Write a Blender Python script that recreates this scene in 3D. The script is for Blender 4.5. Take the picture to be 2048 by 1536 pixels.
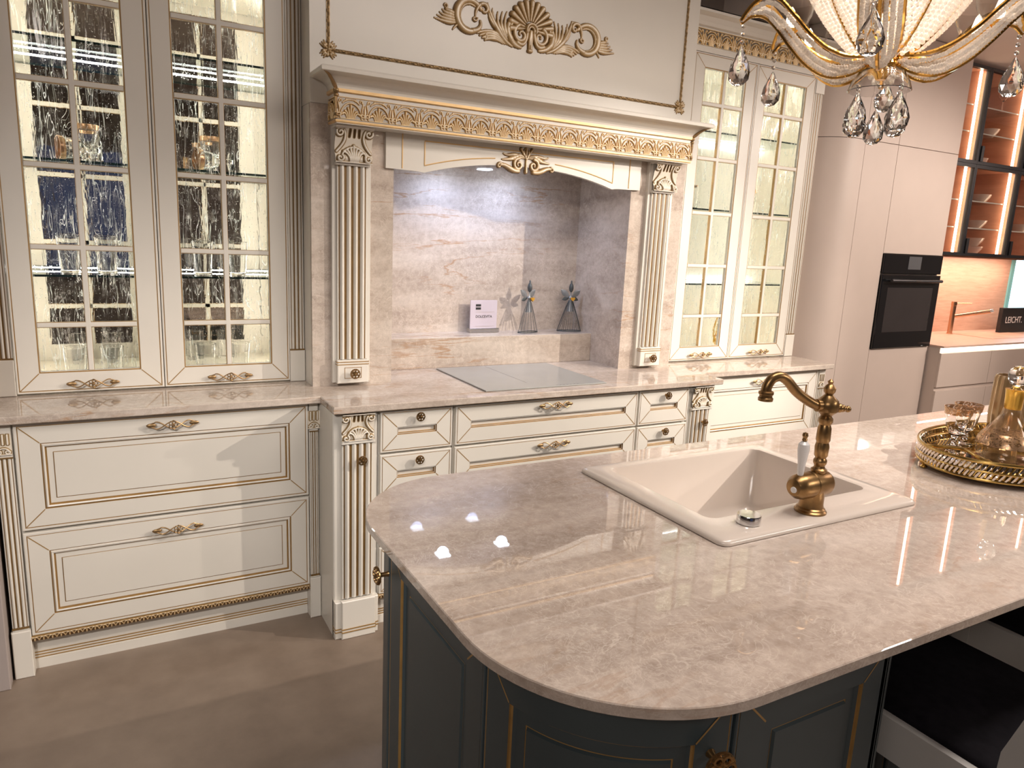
import bpy, bmesh, math, random
import numpy as np
from mathutils import Matrix, Vector
PI = math.pi
random.seed(7)
for o in list(bpy.data.objects): bpy.data.objects.remove(o)
S = bpy.context.scene
COL = S.collection

# ------------------------------------------------------------------ camera
def set_camera():
    yaw, pit, rol = math.radians(29.35886684), math.radians(-11.5008211), math.radians(2.64748121)
    cy, sy, cp, sp = math.cos(yaw), math.sin(yaw), math.cos(pit), math.sin(pit)
    F = Vector((sy*cp, cy*cp, sp)); r = Vector((cy, -sy, 0)); u = r.cross(F)
    R = r*math.cos(rol)+u*math.sin(rol); U = -r*math.sin(rol)+u*math.cos(rol)
    cam = bpy.data.cameras.new('camera'); co = bpy.data.objects.new('camera', cam); COL.objects.link(co)
    m = Matrix((R, U, -F)).transposed().to_4x4(); m.translation = Vector((-1.61874157, -2.71192968, 1.54542807))
    co.matrix_world = m
    cam.sensor_width = 36; cam.lens = 1448.6368/2048*36; cam.clip_start = .05; cam.clip_end = 60
    S.camera = co
set_camera()
# ------------------------------------------------------------------ world, exposure, main and fill lights
w = bpy.data.worlds.new('world'); S.world = w; w.use_nodes = True
w.node_tree.nodes['Background'].inputs[0].default_value = (.75, .72, .70, 1)
w.node_tree.nodes['Background'].inputs[1].default_value = .3
S.view_settings.view_transform = 'Standard'; S.view_settings.look = 'None'
S.view_settings.exposure = 0.12; S.view_settings.gamma = 1; S.view_settings.use_curve_mapping = False

def spot(name, loc, target, energy, size=1.2, blend=.6, rad=.03, col=(1, .89, .79)):
    l = bpy.data.lights.new(name, 'SPOT'); l.energy = energy; l.spot_size = size; l.spot_blend = blend
    l.shadow_soft_size = rad; l.color = col
    o = bpy.data.objects.new(name, l); COL.objects.link(o); o.location = loc
    o.rotation_euler = (Vector(target)-Vector(loc)).to_track_quat('-Z', 'Y').to_euler()
    return o
def area(name, loc, target, energy, sx, sy, col=(1, .9, .8)):
    l = bpy.data.lights.new(name, 'AREA'); l.shape = 'RECTANGLE'; l.size = sx; l.size_y = sy; l.energy = energy; l.color = col
    o = bpy.data.objects.new(name, l); COL.objects.link(o); o.location = loc
    o.rotation_euler = (Vector(target)-Vector(loc)).to_track_quat('-Z', 'Y').to_euler()
    return o
CEIL = 3.05
spot('ceiling_or_fill_spot', (2.44, -2.28, 2.72), (.2, .1, .5), 390, .92, .65, .022)
spot('ceiling_or_fill_spot', (4.77, -2.6, 2.72), (.2, .1, .35), 330, .62, .55, .03)
spot('ceiling_or_fill_spot', (3.7, -2.4, 2.72), (2.35, .15, 1.0), 240, 1.1, .8, .03)
spot('ceiling_or_fill_spot', (-2.6, -3.6, 2.72), (-1.7, -.1, .35), 240, .8, .8, .04, (1, .95, .91))
spot('ceiling_or_fill_spot', (-1.6, -4.4, 2.72), (-.05, -1.6, 2.02), 120, .42, .8, .04)  # added fill to brighten the chandelier arms
area('added_fill_light', (-3.2, -3.7, 3.0), (-2.6, -2.6, 0), 60, 1.8, 1.2, (1, .90, .83))  # added unseen area light, soft fill from the left
area('added_fill_light', (2.4, -4.7, 3.0), (2.0, -4.0, 0), 98, 1.8, 1.2, (1, .90, .83))  # added unseen area light, soft fill from the right
area('added_fill_light', (.3, -1.9, 3.02), (.3, -1.9, 0), 56, 1.8, .7, (1, .90, .83))  # added unseen area light to brighten the island top
spot('ceiling_or_fill_spot', (5.3, -1.7, 2.3), (3.9, -.3, 2.8), 75, 1.7, .9, .05, (1, .78, .68))  # added uplight standing in for bounce on the bulkhead
area('added_fill_light', (4.6, -1.9, 3.0), (4.6, -1.9, 0), 40, 1.2, 1.2, (1, .8, .68))  # added unseen area light, warm fill by the modern units

# ------------------------------------------------------------------ mesh builder
class MB:
    def __init__(s): s.v = []; s.f = []; s.m = []
    def add(s, vs, fs, mi=0):
        b = len(s.v); s.v += [tuple(p) for p in vs]
        for q in fs: s.f.append(tuple(b+i for i in q)); s.m.append(mi)
        return s
    def box(s, x0, x1, y0, y1, z0, z1, mi=0):
        return s.add([(x0,y0,z0),(x1,y0,z0),(x1,y1,z0),(x0,y1,z0),(x0,y0,z1),(x1,y0,z1),(x1,y1,z1),(x0,y1,z1)],
            [(0,3,2,1),(4,5,6,7),(0,1,5,4),(1,2,6,5),(2,3,7,6),(3,0,4,7)], mi)
    def cbox(s, x0, x1, y0, y1, z0, z1, c=.004, mi=0):      # box with chamfered edges towards -y and all round
        lo = [(x0+c,y0,z0+c),(x1-c,y0,z0+c),(x1-c,y0,z1-c),(x0+c,y0,z1-c)]
        mid = [(x0,y0+c,z0),(x1,y0+c,z0),(x1,y0+c,z1),(x0,y0+c,z1)]
        bk = [(x0,y1,z0),(x1,y1,z0),(x1,y1,z1),(x0,y1,z1)]
        fs = [(0,1,2,3),(11,10,9,8)]
        for a in (0, 4):
            for i in range(4): j = (i+1) % 4; fs.append((a+4+i, a+4+j, a+j, a+i))
        return s.add(lo+mid+bk, fs, mi)
    def tube(s, pts, r, n=8, mi=0, caps=True, closed=False):
        P = [Vector(p) for p in pts]; k = len(P)
        rr = r if hasattr(r, '__len__') else [r]*k
        vs = []; fs = []; prev = None
        for i, p in enumerate(P):
            if closed: t = P[(i+1) % k]-P[i-1]
            else: t = P[min(i+1, k-1)]-P[max(i-1, 0)]
            if t.length < 1e-9: t = Vector((0, 0, 1))
            t.normalize()
            if prev is None:
                a = Vector((0, 0, 1)) if abs(t.z) < .9 else Vector((1, 0, 0)); nn = t.cross(a).normalized()
            else: nn = (prev-t*prev.dot(t)); nn = nn.normalized() if nn.length > 1e-6 else t.orthogonal().normalized()
            prev = nn; bn = t.cross(nn)
            for j in range(n):
                a = 2*PI*j/n; vs.append(p+(nn*math.cos(a)+bn*math.sin(a))*rr[i])
        for i in range(k if closed else k-1):
            for j in range(n):
                a = i*n; b = ((i+1) % k)*n; j2 = (j+1) % n
                fs.append((a+j, a+j2, b+j2, b+j))
        if caps and not closed:
            fs.append(tuple(range(n))[::-1]); fs.append(tuple((k-1)*n+j for j in range(n)))
        return s.add(vs, fs, mi)
    def lathe(s, prof, n=24, c=(0,0,0), mi=0, axis='z', flute=None, sq=1.0):
        vs = []; fs = []
        for r, z in prof:
            for j in range(n):
                a = 2*PI*j/n; q = r*(1+(flute(j, z) if flute else 0))
                x, y = q*math.cos(a), q*math.sin(a)*sq
                if axis == 'z': vs.append((c[0]+x, c[1]+y, c[2]+z))
                elif axis == 'x': vs.append((c[0]+z, c[1]+x, c[2]+y))
                else: vs.append((c[0]+x, c[1]+z, c[2]-y))
        for i in range(len(prof)-1):
            for j in range(n):
                k = (j+1) % n; fs.append((i*n+j, i*n+k, (i+1)*n+k, (i+1)*n+j))
        if prof[0][0] > 1e-6: fs.append(tuple(range(n))[::-1])
        if prof[-1][0] > 1e-6: fs.append(tuple((len(prof)-1)*n+j for j in range(n)))
        return s.add(vs, fs, mi)
    def prism(s, poly, a, b, ax='z', mi=0):
        n = len(poly)
        def P(p, h):
            return (p[0], p[1], h) if ax == 'z' else ((p[0], h, p[1]) if ax == 'y' else (h, p[0], p[1]))
        vs = [P(p, a) for p in poly]+[P(p, b) for p in poly]
        fs = [tuple(range(n))[::-1], tuple(range(n, 2*n))]+[(i, (i+1) % n, n+(i+1) % n, n+i) for i in range(n)]
        return s.add(vs, fs, mi)
    def ball(s, c, r, mi=0, sub=1, sc=(1,1,1)):
        if sub == 0:
            vs = [(1,0,0),(-1,0,0),(0,1,0),(0,-1,0),(0,0,1),(0,0,-1)]
            fs = [(0,2,4),(2,1,4),(1,3,4),(3,0,4),(2,0,5),(1,2,5),(3,1,5),(0,3,5)]
        else: vs, fs = ICO
        return s.add([(c[0]+x*r*sc[0], c[1]+y*r*sc[1], c[2]+z*r*sc[2]) for x, y, z in vs], fs, mi)
    def sphere(s, c, r, n=12, m=8, mi=0, sc=(1,1,1)):
        return s.add(*_sph(c, r, n, m, sc), mi)
    def loft(s, loops, mi=0, closed=True, cap0=False, cap1=False):
        n = len(loops[0]); vs = [p for l in loops for p in l]; fs = []
        for i in range(len(loops)-1):
            for j in range(n if closed else n-1):
                k = (j+1) % n; fs.append((i*n+j, i*n+k, (i+1)*n+k, (i+1)*n+j))
        if cap0: fs.append(tuple(range(n))[::-1])
        if cap1: fs.append(tuple((len(loops)-1)*n+j for j in range(n)))
        return s.add(vs, fs, mi)
def _sph(c, r, n, m, sc):
    vs = []; fs = []
    for i in range(m+1):
        t = PI*i/m; z = -math.cos(t); q = max(math.sin(t), 1e-4)
        for j in range(n): a = 2*PI*j/n; vs.append((c[0]+r*q*math.cos(a)*sc[0], c[1]+r*q*math.sin(a)*sc[1], c[2]+r*z*sc[2]))
    for i in range(m):
        for j in range(n): k = (j+1) % n; fs.append((i*n+j, i*n+k, (i+1)*n+k, (i+1)*n+j))
    return vs, fs
_bm = bmesh.new(); bmesh.ops.create_icosphere(_bm, subdivisions=1, radius=1); _bm.verts.index_update()
ICO = ([tuple(v.co) for v in _bm.verts], [tuple(v.index for v in f.verts) for f in _bm.faces]); _bm.free()

def mesh(name, mb, mats, org=(0,0,0), smooth=True, ang=35, fix=True):
    me = bpy.data.meshes.new(name)
    me.from_pydata([(x-org[0], y-org[1], z-org[2]) for x, y, z in mb.v], [], mb.f)
    for m in (mats if isinstance(mats, (list, tuple)) else [mats]): me.materials.append(m)
    me.polygons.foreach_set('material_index', mb.m)
    if fix:
        bm = bmesh.new(); bm.from_mesh(me); bmesh.ops.recalc_face_normals(bm, faces=bm.faces); bm.to_mesh(me); bm.free()
    if smooth: me.shade_smooth(); me.set_sharp_from_angle(angle=math.radians(ang))
    me.update(); return me
ORG = {}
def obj(name, me, loc=(0,0,0), parent=None, rot=(0,0,0)):
    o = bpy.data.objects.new(name, me); COL.objects.link(o); o.location = loc; o.rotation_euler = rot
    if parent: o.parent = parent
    return o
def tag(o, label, cat, group=None, kind=None):
    o['label'] = label; o['category'] = cat
    if group: o['group'] = group
    if kind: o['kind'] = kind
    return o
def thing(name, org, label, cat, group=None):
    o = obj(name, None, org); o.empty_display_size = .05; ORG[o.name] = Vector(org); return tag(o, label, cat, group)
def part(name, mb, mats, parent, label=None, kind=None, **k):          # mesh given in world coordinates
    org = ORG[parent.name]; o = obj(name, mesh(name, mb, mats, org, **k), (0,0,0), parent); ORG[o.name] = org
    if label: o['label'] = label
    if kind: o['kind'] = kind
    return o
def place(name, me, loc, parent, rot=(0,0,0)):                          # shared mesh at a world location
    o = obj(name, me, Vector(loc)-ORG[parent.name], parent, rot); ORG[o.name] = Vector(loc); return o
def solo(name, mb, mats, org, label, cat, group=None, **k):
    return tag(obj(name, mesh(name, mb, mats, org, **k), org), label, cat, group)
def struct(name, mb, mats, **k):
    o = obj(name, mesh(name, mb, mats, **k)); o['kind'] = 'structure'; ORG[o.name] = Vector((0,0,0)); return o

# ------------------------------------------------------------------ materials
def newmat(name):
    m = bpy.data.materials.new(name); m.use_nodes = True; nt = m.node_tree; nt.nodes.clear()
    out = nt.nodes.new('ShaderNodeOutputMaterial'); return m, nt, out
def N(nt, t, **k):
    n = nt.nodes.new('ShaderNode'+t)
    for a, b in k.items():
        if a.startswith('i_'):
            n.inputs[a[2:].replace('_', ' ')].default_value = b
        else: setattr(n, a, b)
    return n
def ramp(nt, stops, src=None):
    n = nt.nodes.new('ShaderNodeValToRGB'); e = n.color_ramp.elements
    while len(e) < len(stops): e.new(.5)
    for q, (p, c) in zip(e, stops): q.position = p; q.color = (*c, 1) if len(c) == 3 else c
    if src: nt.links.new(src, n.inputs[0])
    return n
def mix(nt, a, b, fac, t='MIX'):
    n = nt.nodes.new('ShaderNodeMix'); n.data_type = 'RGBA'; n.blend_type = t
    for i, v in ((6, a), (7, b), (0, fac)):
        if hasattr(v, 'is_output') or isinstance(v, bpy.types.NodeSocket): nt.links.new(v, n.inputs[i])
        else: n.inputs[i].default_value = v if i == 0 else (*v, 1)
    return n.outputs[2]
def coords(nt, scale=(1,1,1), kind='Object', rot=(0,0,0)):
    mp = N(nt, 'Mapping'); mp.inputs['Scale'].default_value = scale; mp.inputs['Rotation'].default_value = rot
    if kind == 'World': g = N(nt, 'NewGeometry'); nt.links.new(g.outputs['Position'], mp.inputs[0])
    else: g = N(nt, 'TexCoord'); nt.links.new(g.outputs[kind], mp.inputs[0])
    return mp.outputs[0]
def noise(nt, vec, scale, detail=4, rough=.5, dist=0):
    n = N(nt, 'TexNoise'); n.inputs['Scale'].default_value = scale; n.inputs['Detail'].default_value = detail
    n.inputs['Roughness'].default_value = rough; n.inputs['Distortion'].default_value = dist
    nt.links.new(vec, n.inputs['Vector']); return n
def plain(name, col, rough=.4, metal=0, var=.05, nscale=6, bump=0, bscale=80, coat=0, **extra):
    m, nt, out = newmat(name); p = N(nt, 'BsdfPrincipled'); nt.links.new(p.outputs[0], out.inputs[0])
    v = coords(nt); n = noise(nt, v, nscale)
    lo = tuple(c*(1-var) for c in col); hi = tuple(min(1, c*(1+var)) for c in col)
    r = ramp(nt, [(.3, lo), (.7, hi)], n.outputs[0]); nt.links.new(r.outputs[0], p.inputs['Base Color'])
    p.inputs['Roughness'].default_value = rough; p.inputs['Metallic'].default_value = metal
    if coat: p.inputs['Coat Weight'].default_value = coat; p.inputs['Coat Roughness'].default_value = .05
    for k, val in extra.items(): p.inputs[k.replace('_', ' ')].default_value = val
    if bump:
        b = N(nt, 'Bump'); b.inputs['Strength'].default_value = bump; n2 = noise(nt, v, bscale)
        nt.links.new(n2.outputs[0], b.inputs['Height']); nt.links.new(b.outputs[0], p.inputs['Normal'])
    return m
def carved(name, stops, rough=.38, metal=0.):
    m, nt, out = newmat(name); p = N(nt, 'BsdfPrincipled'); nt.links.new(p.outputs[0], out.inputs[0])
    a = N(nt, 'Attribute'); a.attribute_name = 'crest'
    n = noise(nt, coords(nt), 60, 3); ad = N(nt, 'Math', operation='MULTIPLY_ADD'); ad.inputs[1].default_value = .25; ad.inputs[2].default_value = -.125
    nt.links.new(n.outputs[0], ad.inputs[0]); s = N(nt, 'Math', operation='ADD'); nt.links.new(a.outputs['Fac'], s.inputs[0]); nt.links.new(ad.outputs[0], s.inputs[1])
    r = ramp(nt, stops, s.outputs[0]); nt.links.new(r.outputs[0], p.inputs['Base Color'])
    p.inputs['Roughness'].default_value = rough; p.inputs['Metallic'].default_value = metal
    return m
def emit(name, col, st):
    m, nt, out = newmat(name); e = N(nt, 'Emission'); e.inputs[0].default_value = (*col, 1); e.inputs[1].default_value = st
    nt.links.new(e.outputs[0], out.inputs[0]); return m
def stone(name, rough=.09, dark=(.31,.24,.19), mid=(.46,.38,.315), light=(.62,.545,.475), vein=(.36,.19,.08), crack=.5, veins=.75, spec=.5):
    m, nt, out = newmat(name); p = N(nt, 'BsdfPrincipled'); nt.links.new(p.outputs[0], out.inputs[0])
    v = coords(nt, (1,1,1), 'World')
    vs = coords(nt, (.45,1.3,2.6), 'World', (0,.10,.18))
    n1 = noise(nt, vs, 3.2, 9, .62, .7)
    base = ramp(nt, [(.32, dark), (.48, mid), (.68, light)], n1.outputs[0])
    nf = noise(nt, v, 38, 6, .65)
    c = mix(nt, base.outputs[0], ramp(nt, [(.3, tuple(q*.72 for q in mid)), (.7, tuple(min(1, q*1.12) for q in light))], nf.outputs[0]).outputs[0], .38)
    def fibres(scale, dist, wdt, amt, c, rot):
        vr = coords(nt, (1,1,1), 'World', rot); nz = noise(nt, vr, scale, 3, .55, dist)
        r = ramp(nt, [(.5-wdt, (0,0,0)), (.5, (1,1,1)), (.5+wdt, (0,0,0))], nz.outputs[0])
        nm = noise(nt, vr, 4.5, 3); rm = ramp(nt, [(.38, (.12,.12,.12)), (.64, (1,1,1))], nm.outputs[0])
        f = N(nt, 'Math', operation='MULTIPLY'); nt.links.new(r.outputs[0], f.inputs[0]); nt.links.new(rm.outputs[0], f.inputs[1])
        f2 = N(nt, 'Math', operation='MULTIPLY'); f2.inputs[1].default_value = amt; nt.links.new(f.outputs[0], f2.inputs[0])
        return mix(nt, c, (.74,.65,.57), f2.outputs[0])
    c = fibres(9, 1.6, .012, crack, c, (.4,.2,.7)); c = fibres(17, 2.0, .022, crack*.9, c, (1.1,.6,.2)); c = fibres(30, 2.4, .04, crack*.7, c, (.2,1.2,1.9))
    vv = coords(nt, (.55,1.6,4.6), 'World', (0,.07,0)); nv = noise(nt, vv, 1.5, 7, .58, .3)
    rv = ramp(nt, [(.488, (0,0,0)), (.5, (1,1,1)), (.512, (0,0,0))], nv.outputs[0])
    nm = noise(nt, v, 2.2, 2); rm = ramp(nt, [(.46, (0,0,0)), (.62, (veins,)*3)], nm.outputs[0])
    f = N(nt, 'Math', operation='MULTIPLY'); nt.links.new(rv.outputs[0], f.inputs[0]); nt.links.new(rm.outputs[0], f.inputs[1])
    c = mix(nt, c, vein, f.outputs[0])
    nt.links.new(c, p.inputs['Base Color']); p.inputs['Roughness'].default_value = rough; p.inputs['Specular IOR Level'].default_value = spec
    return m
def facing(nt, f0, f1, p, normal=None):
    lw = N(nt, 'LayerWeight'); lw.inputs[0].default_value = .5
    if normal: nt.links.new(normal, lw.inputs['Normal'])
    a = N(nt, 'Math', operation='POWER'); a.inputs[1].default_value = p; nt.links.new(lw.outputs['Facing'], a.inputs[0])
    b = N(nt, 'Math', operation='MULTIPLY_ADD'); b.inputs[1].default_value = f1; b.inputs[2].default_value = f0; nt.links.new(a.outputs[0], b.inputs[0])
    return b
def seeded_glass(name):
    m, nt, out = newmat(name)
    vo = coords(nt, (1,1,1), 'World')
    v = coords(nt, (26, 26, 3.2), 'World'); n1 = noise(nt, v, 1, 3, .5, .6)
    sd = N(nt, 'TexVoronoi'); sd.inputs['Scale'].default_value = 95; nt.links.new(vo, sd.inputs['Vector'])
    rs = ramp(nt, [(0, (1,1,1)), (.16, (0,0,0))], sd.outputs['Distance'])
    hs = N(nt, 'Math', operation='MULTIPLY_ADD'); hs.inputs[1].default_value = .10; nt.links.new(rs.outputs[0], hs.inputs[0]); nt.links.new(n1.outputs[0], hs.inputs[2])
    b = N(nt, 'Bump'); b.inputs['Strength'].default_value = .45; b.inputs['Distance'].default_value = .012; nt.links.new(hs.outputs[0], b.inputs['Height'])
    rf = N(nt, 'BsdfRefraction'); rf.inputs['IOR'].default_value = 1.12; rf.inputs['Roughness'].default_value = .0; rf.inputs['Color'].default_value = (.995,.985,.965,1)
    nt.links.new(b.outputs[0], rf.inputs['Normal'])
    gl = N(nt, 'BsdfGlossy'); gl.inputs['Roughness'].default_value = .04; nt.links.new(b.outputs[0], gl.inputs['Normal'])
    fr = facing(nt, .03, .6, 4, b.outputs[0])
    s1 = N(nt, 'MixShader'); nt.links.new(fr.outputs[0], s1.inputs[0]); nt.links.new(rf.outputs[0], s1.inputs[1]); nt.links.new(gl.outputs[0], s1.inputs[2])
    # drawn streaks and seeds trapped in the sheet; their white paints refracted light
    v2 = coords(nt, (38, 38, 4.5), 'World'); n2 = noise(nt, v2, 1, 2, .5, 1.2)
    st = ramp(nt, [(.488, (0,0,0)), (.5, (1,1,1)), (.512, (0,0,0))], n2.outputs[0])
    n3 = noise(nt, vo, 9, 2); rm = ramp(nt, [(.40, (0,0,0)), (.56, (.95,.95,.95))], n3.outputs[0])
    f = N(nt, 'Math', operation='MULTIPLY'); nt.links.new(st.outputs[0], f.inputs[0]); nt.links.new(rm.outputs[0], f.inputs[1])
    rs2 = ramp(nt, [(0, (.75,.75,.75)), (.15, (0,0,0))], sd.outputs['Distance'])
    mx = N(nt, 'Math', operation='MAXIMUM'); nt.links.new(f.outputs[0], mx.inputs[0]); nt.links.new(rs2.outputs[0], mx.inputs[1])
    tr = N(nt, 'BsdfTranslucent'); tr.inputs[0].default_value = (.95,.97,.95,1)
    s2 = N(nt, 'MixShader'); nt.links.new(mx.outputs[0], s2.inputs[0]); nt.links.new(s1.outputs[0], s2.inputs[1]); nt.links.new(tr.outputs[0], s2.inputs[2])
    nt.links.new(s2.outputs[0], out.inputs[0]); return m
def thin_glass(name, tint=(.96,.98,.97), refl=1.45):
    m, nt, out = newmat(name); t = N(nt, 'BsdfTransparent'); t.inputs[0].default_value = (*tint, 1)
    g = N(nt, 'BsdfGlossy'); g.inputs['Roughness'].default_value = .02
    fr = facing(nt, ((refl-1)/(refl+1))**2, .75, 4.5)
    s = N(nt, 'MixShader'); nt.links.new(fr.outputs[0], s.inputs[0]); nt.links.new(t.outputs[0], s.inputs[1]); nt.links.new(g.outputs[0], s.inputs[2])
    nt.links.new(s.outputs[0], out.inputs[0]); return m
def crystal(name, ior=1.5, tint=(1,1,1), rough=0):
    m, nt, out = newmat(name); g = N(nt, 'BsdfGlass'); g.inputs['IOR'].default_value = ior; g.inputs['Color'].default_value = (*tint, 1); g.inputs['Roughness'].default_value = rough
    nt.links.new(g.outputs[0], out.inputs[0]); return m
def bead_mat():
    m, nt, out = newmat('bead_crystal'); g = N(nt, 'BsdfGlass'); g.inputs['IOR'].default_value = 1.45; g.inputs['Color'].default_value = (1,.98,.95,1)
    p = N(nt, 'BsdfPrincipled'); p.inputs['Base Color'].default_value = (.93,.89,.84,1); p.inputs['Metallic'].default_value = .1; p.inputs['Roughness'].default_value = .12
    n = noise(nt, coords(nt), 40, 2); r = ramp(nt, [(.35,(.70,.70,.70)),(.65,(.95,.95,.95))], n.outputs[0])  # opaque white share stands in for crystal sparkle
    s = N(nt, 'MixShader'); tl = N(nt, 'BsdfTranslucent'); tl.inputs[0].default_value = (1,.96,.91,1); s0 = N(nt, 'MixShader'); s0.inputs[0].default_value = .45; nt.links.new(p.outputs[0], s0.inputs[1]); nt.links.new(tl.outputs[0], s0.inputs[2])
    nt.links.new(r.outputs[0], s.inputs[0]); nt.links.new(g.outputs[0], s.inputs[1]); nt.links.new(s0.outputs[0], s.inputs[2]); nt.links.new(s.outputs[0], out.inputs[0]); return m
def wood(name, a, b, rough=.45, sc=(3, 3, 30)):
    m, nt, out = newmat(name); p = N(nt, 'BsdfPrincipled'); nt.links.new(p.outputs[0], out.inputs[0])
    n = noise(nt, coords(nt, sc, 'World'), 2.0, 6, .6, .5); r = ramp(nt, [(.3, a), (.7, b)], n.outputs[0])
    nt.links.new(r.outputs[0], p.inputs['Base Color']); p.inputs['Roughness'].default_value = rough; return m
def floor_mat():
    m, nt, out = newmat('microcement'); p = N(nt, 'BsdfPrincipled'); nt.links.new(p.outputs[0], out.inputs[0])
    v = coords(nt, (1,1,1), 'World'); n = noise(nt, v, 1.3, 8, .6, .4); n2 = noise(nt, v, 9, 6, .6)
    c = mix(nt, ramp(nt, [(.3, (.17,.124,.090)), (.7, (.272,.207,.155))], n.outputs[0]).outputs[0],
            ramp(nt, [(.35, (.16,.12,.092)), (.7, (.30,.24,.19))], n2.outputs[0]).outputs[0], .35)
    nt.links.new(c, p.inputs['Base Color']); r = ramp(nt, [(.3, (.36,)*3), (.7, (.55,)*3)], n2.outputs[0]); nt.links.new(r.outputs[0], p.inputs['Roughness'])
    return m
CREAM = plain('cream_lacquer', (.68,.64,.568), .32, var=.015)
GOLD = plain('gold_paint', (.36,.215,.075), .38, .25, var=.12, nscale=25)
GOLDD = plain('dark_gold_groove', (.20,.115,.038), .42, .25, var=.15, nscale=25)
GOLDL = plain('pale_gold_fillet', (.74,.49,.22), .35, .25, var=.08, nscale=25)
BRASS = plain('antique_bronze', (.33,.20,.085), .3, .9, var=.25, nscale=40)
BRASSL = plain('antique_gold_metal', (.31,.20,.095), .4, .8, var=.2, nscale=60)
ROPE = plain('aged_gold_rope', (.40,.27,.13), .4, .45, var=.35, nscale=70)
CH_GOLD = plain('polished_gold', (.82,.48,.12), .12, 1, var=.05)
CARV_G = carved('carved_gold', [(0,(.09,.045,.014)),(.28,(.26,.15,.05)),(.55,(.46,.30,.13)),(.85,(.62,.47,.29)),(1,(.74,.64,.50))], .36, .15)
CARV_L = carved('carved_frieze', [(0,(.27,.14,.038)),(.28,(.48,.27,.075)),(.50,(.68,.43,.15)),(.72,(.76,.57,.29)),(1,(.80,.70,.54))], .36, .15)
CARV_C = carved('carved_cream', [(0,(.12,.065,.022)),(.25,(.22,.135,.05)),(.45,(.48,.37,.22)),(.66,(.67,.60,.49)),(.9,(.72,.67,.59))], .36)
STONE = stone('polished_quartzite', .045, spec=.7)
STONE_I = stone('polished_quartzite_island', .012, (.29,.22,.175), (.47,.38,.315), (.65,.565,.50), veins=.25, spec=1.0)
FLOOR = floor_mat()
BLUE = plain('blue_grey_lacquer', (.043,.059,.065), .38, var=.05)
TAUPE = plain('taupe_matt_laminate', (.55,.45,.39), .5, var=.02)
GREYP = plain('warm_grey_panel', (.36,.305,.28), .55, var=.03)
WHITE = plain('white_ceramic', (.72,.635,.56), .12, var=.01, coat=.3)
PORC = plain('white_porcelain', (.82,.81,.80), .1, var=.01)
BLACKG = plain('black_glass', (.008,.008,.009), .05, var=.1)
BLACKM = plain('black_metal', (.018,.019,.022), .35, .3, var=.1)
BLACKF = plain('black_seat_fabric', (.008,.007,.009), .85, var=.25, nscale=40, bump=.2, bscale=300, Specular_IOR_Level=.08)
HOBM = plain('grey_hob_glass', (.33,.335,.315), .02, var=.03)
STEEL = plain('brushed_steel', (.55,.54,.53), .25, 1, var=.05)
CHROME = plain('chrome', (.75,.75,.76), .06, 1, var=.02)
COPPER = plain('copper_tap', (.62,.36,.22), .25, 1, var=.05)
WIRE = plain('dark_grey_wire', (.075,.085,.09), .45, .4, var=.2, nscale=30)
WIREL = plain('grey_tin', (.22,.23,.24), .4, .5, var=.2, nscale=30)
HEART = plain('gold_heart', (.85,.45,.06), .3, .6, var=.05)
MIRROR = plain('mirror_back', (.88,.86,.82), .012, 1, var=.01)
INTER = plain('cabinet_interior', (.82,.76,.66), .5, var=.03)
INTW = plain('white_cabinet_back', (.86,.84,.77), .35, var=.02)
SEED = seeded_glass('seeded_glass')
SHELFG = thin_glass('shelf_glass', (.93,.97,.95), 1.4); EDGE = plain('dark_green_glass_edge', (.012,.03,.028), .1, var=.1)
EDGEL = plain('pale_glass_edge', (.62,.60,.55), .15, var=.05)
CLEAR = thin_glass('clear_glass_door', (.94,.93,.92), 1.35)
TUMB = crystal('cut_crystal', 1.45); CRYS = crystal('chandelier_crystal', 1.55); BEAD = bead_mat()
DECG = thin_glass('decanter_glass', (.985,.975,.96), 1.5)
ACRYL = thin_glass('clear_acrylic', (.95,.94,.96), 1.3)
PRINT = plain('printed_card', (.54,.48,.53), .4, var=.01)
INK = plain('black_ink', (.012,.011,.012), .5, var=.1); INKW = plain('white_letters', (.85,.83,.82), .5, var=.01)
OAK = wood('lit_oak_backsplash', (.52,.33,.24), (.66,.45,.34)); TERRA = wood('terracotta_wood_interior', (.48,.21,.125), (.62,.30,.19), sc=(2,2,9))
WTOP = wood('pale_terracotta_worktop', (.56,.38,.30), (.64,.45,.36), .35, sc=(4,12,4))
CEILM = plain('ceiling_plaster', (.30,.26,.24), .8, var=.03); BULK = plain('bulkhead_plaster', (.74,.64,.58), .8, var=.02)
DARKW = plain('dark_showroom_wall', (.085,.07,.065), .7, var=.2, nscale=1.2); SIDEW = plain('showroom_wall', (.30,.25,.22), .7, var=.1, nscale=1.5)
FILL_C = emit('hidden_fill_strip', (1,.96,.89), 40); LED_S = emit('led_shelf_strip', (.95,.98,1), 9); LED_W = emit('led_strip_warm', (1,.76,.54), 13); LED_H = emit('hood_led', (.72,.82,1), 60)
FILL_BULB = emit('warm_fill_bulb', (1,.84,.66), 3); LED_U = emit('led_profile_warm', (1,.86,.70), 3.2); WINDOW = emit('daylight_window', (.55,.85,1), 4.5); WIN2 = emit('evening_window', (.28,.36,.75), .12)
CHAIRW = plain('off_white_chair_paint', (.50,.48,.455), .4, var=.02)
AMBER = plain('amber_gilding', (.70,.42,.08), .18, .85, var=.2, nscale=30)
TRAYM = plain('aged_gold_tray', (.60,.40,.13), .22, .95, var=.3, nscale=50)
MIRT = plain('tray_mirror', (.80,.74,.68), .03, 1, var=.02)
GILT = plain('rose_gilt_band', (.62,.40,.24), .25, .7, var=.3, nscale=60)

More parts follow.
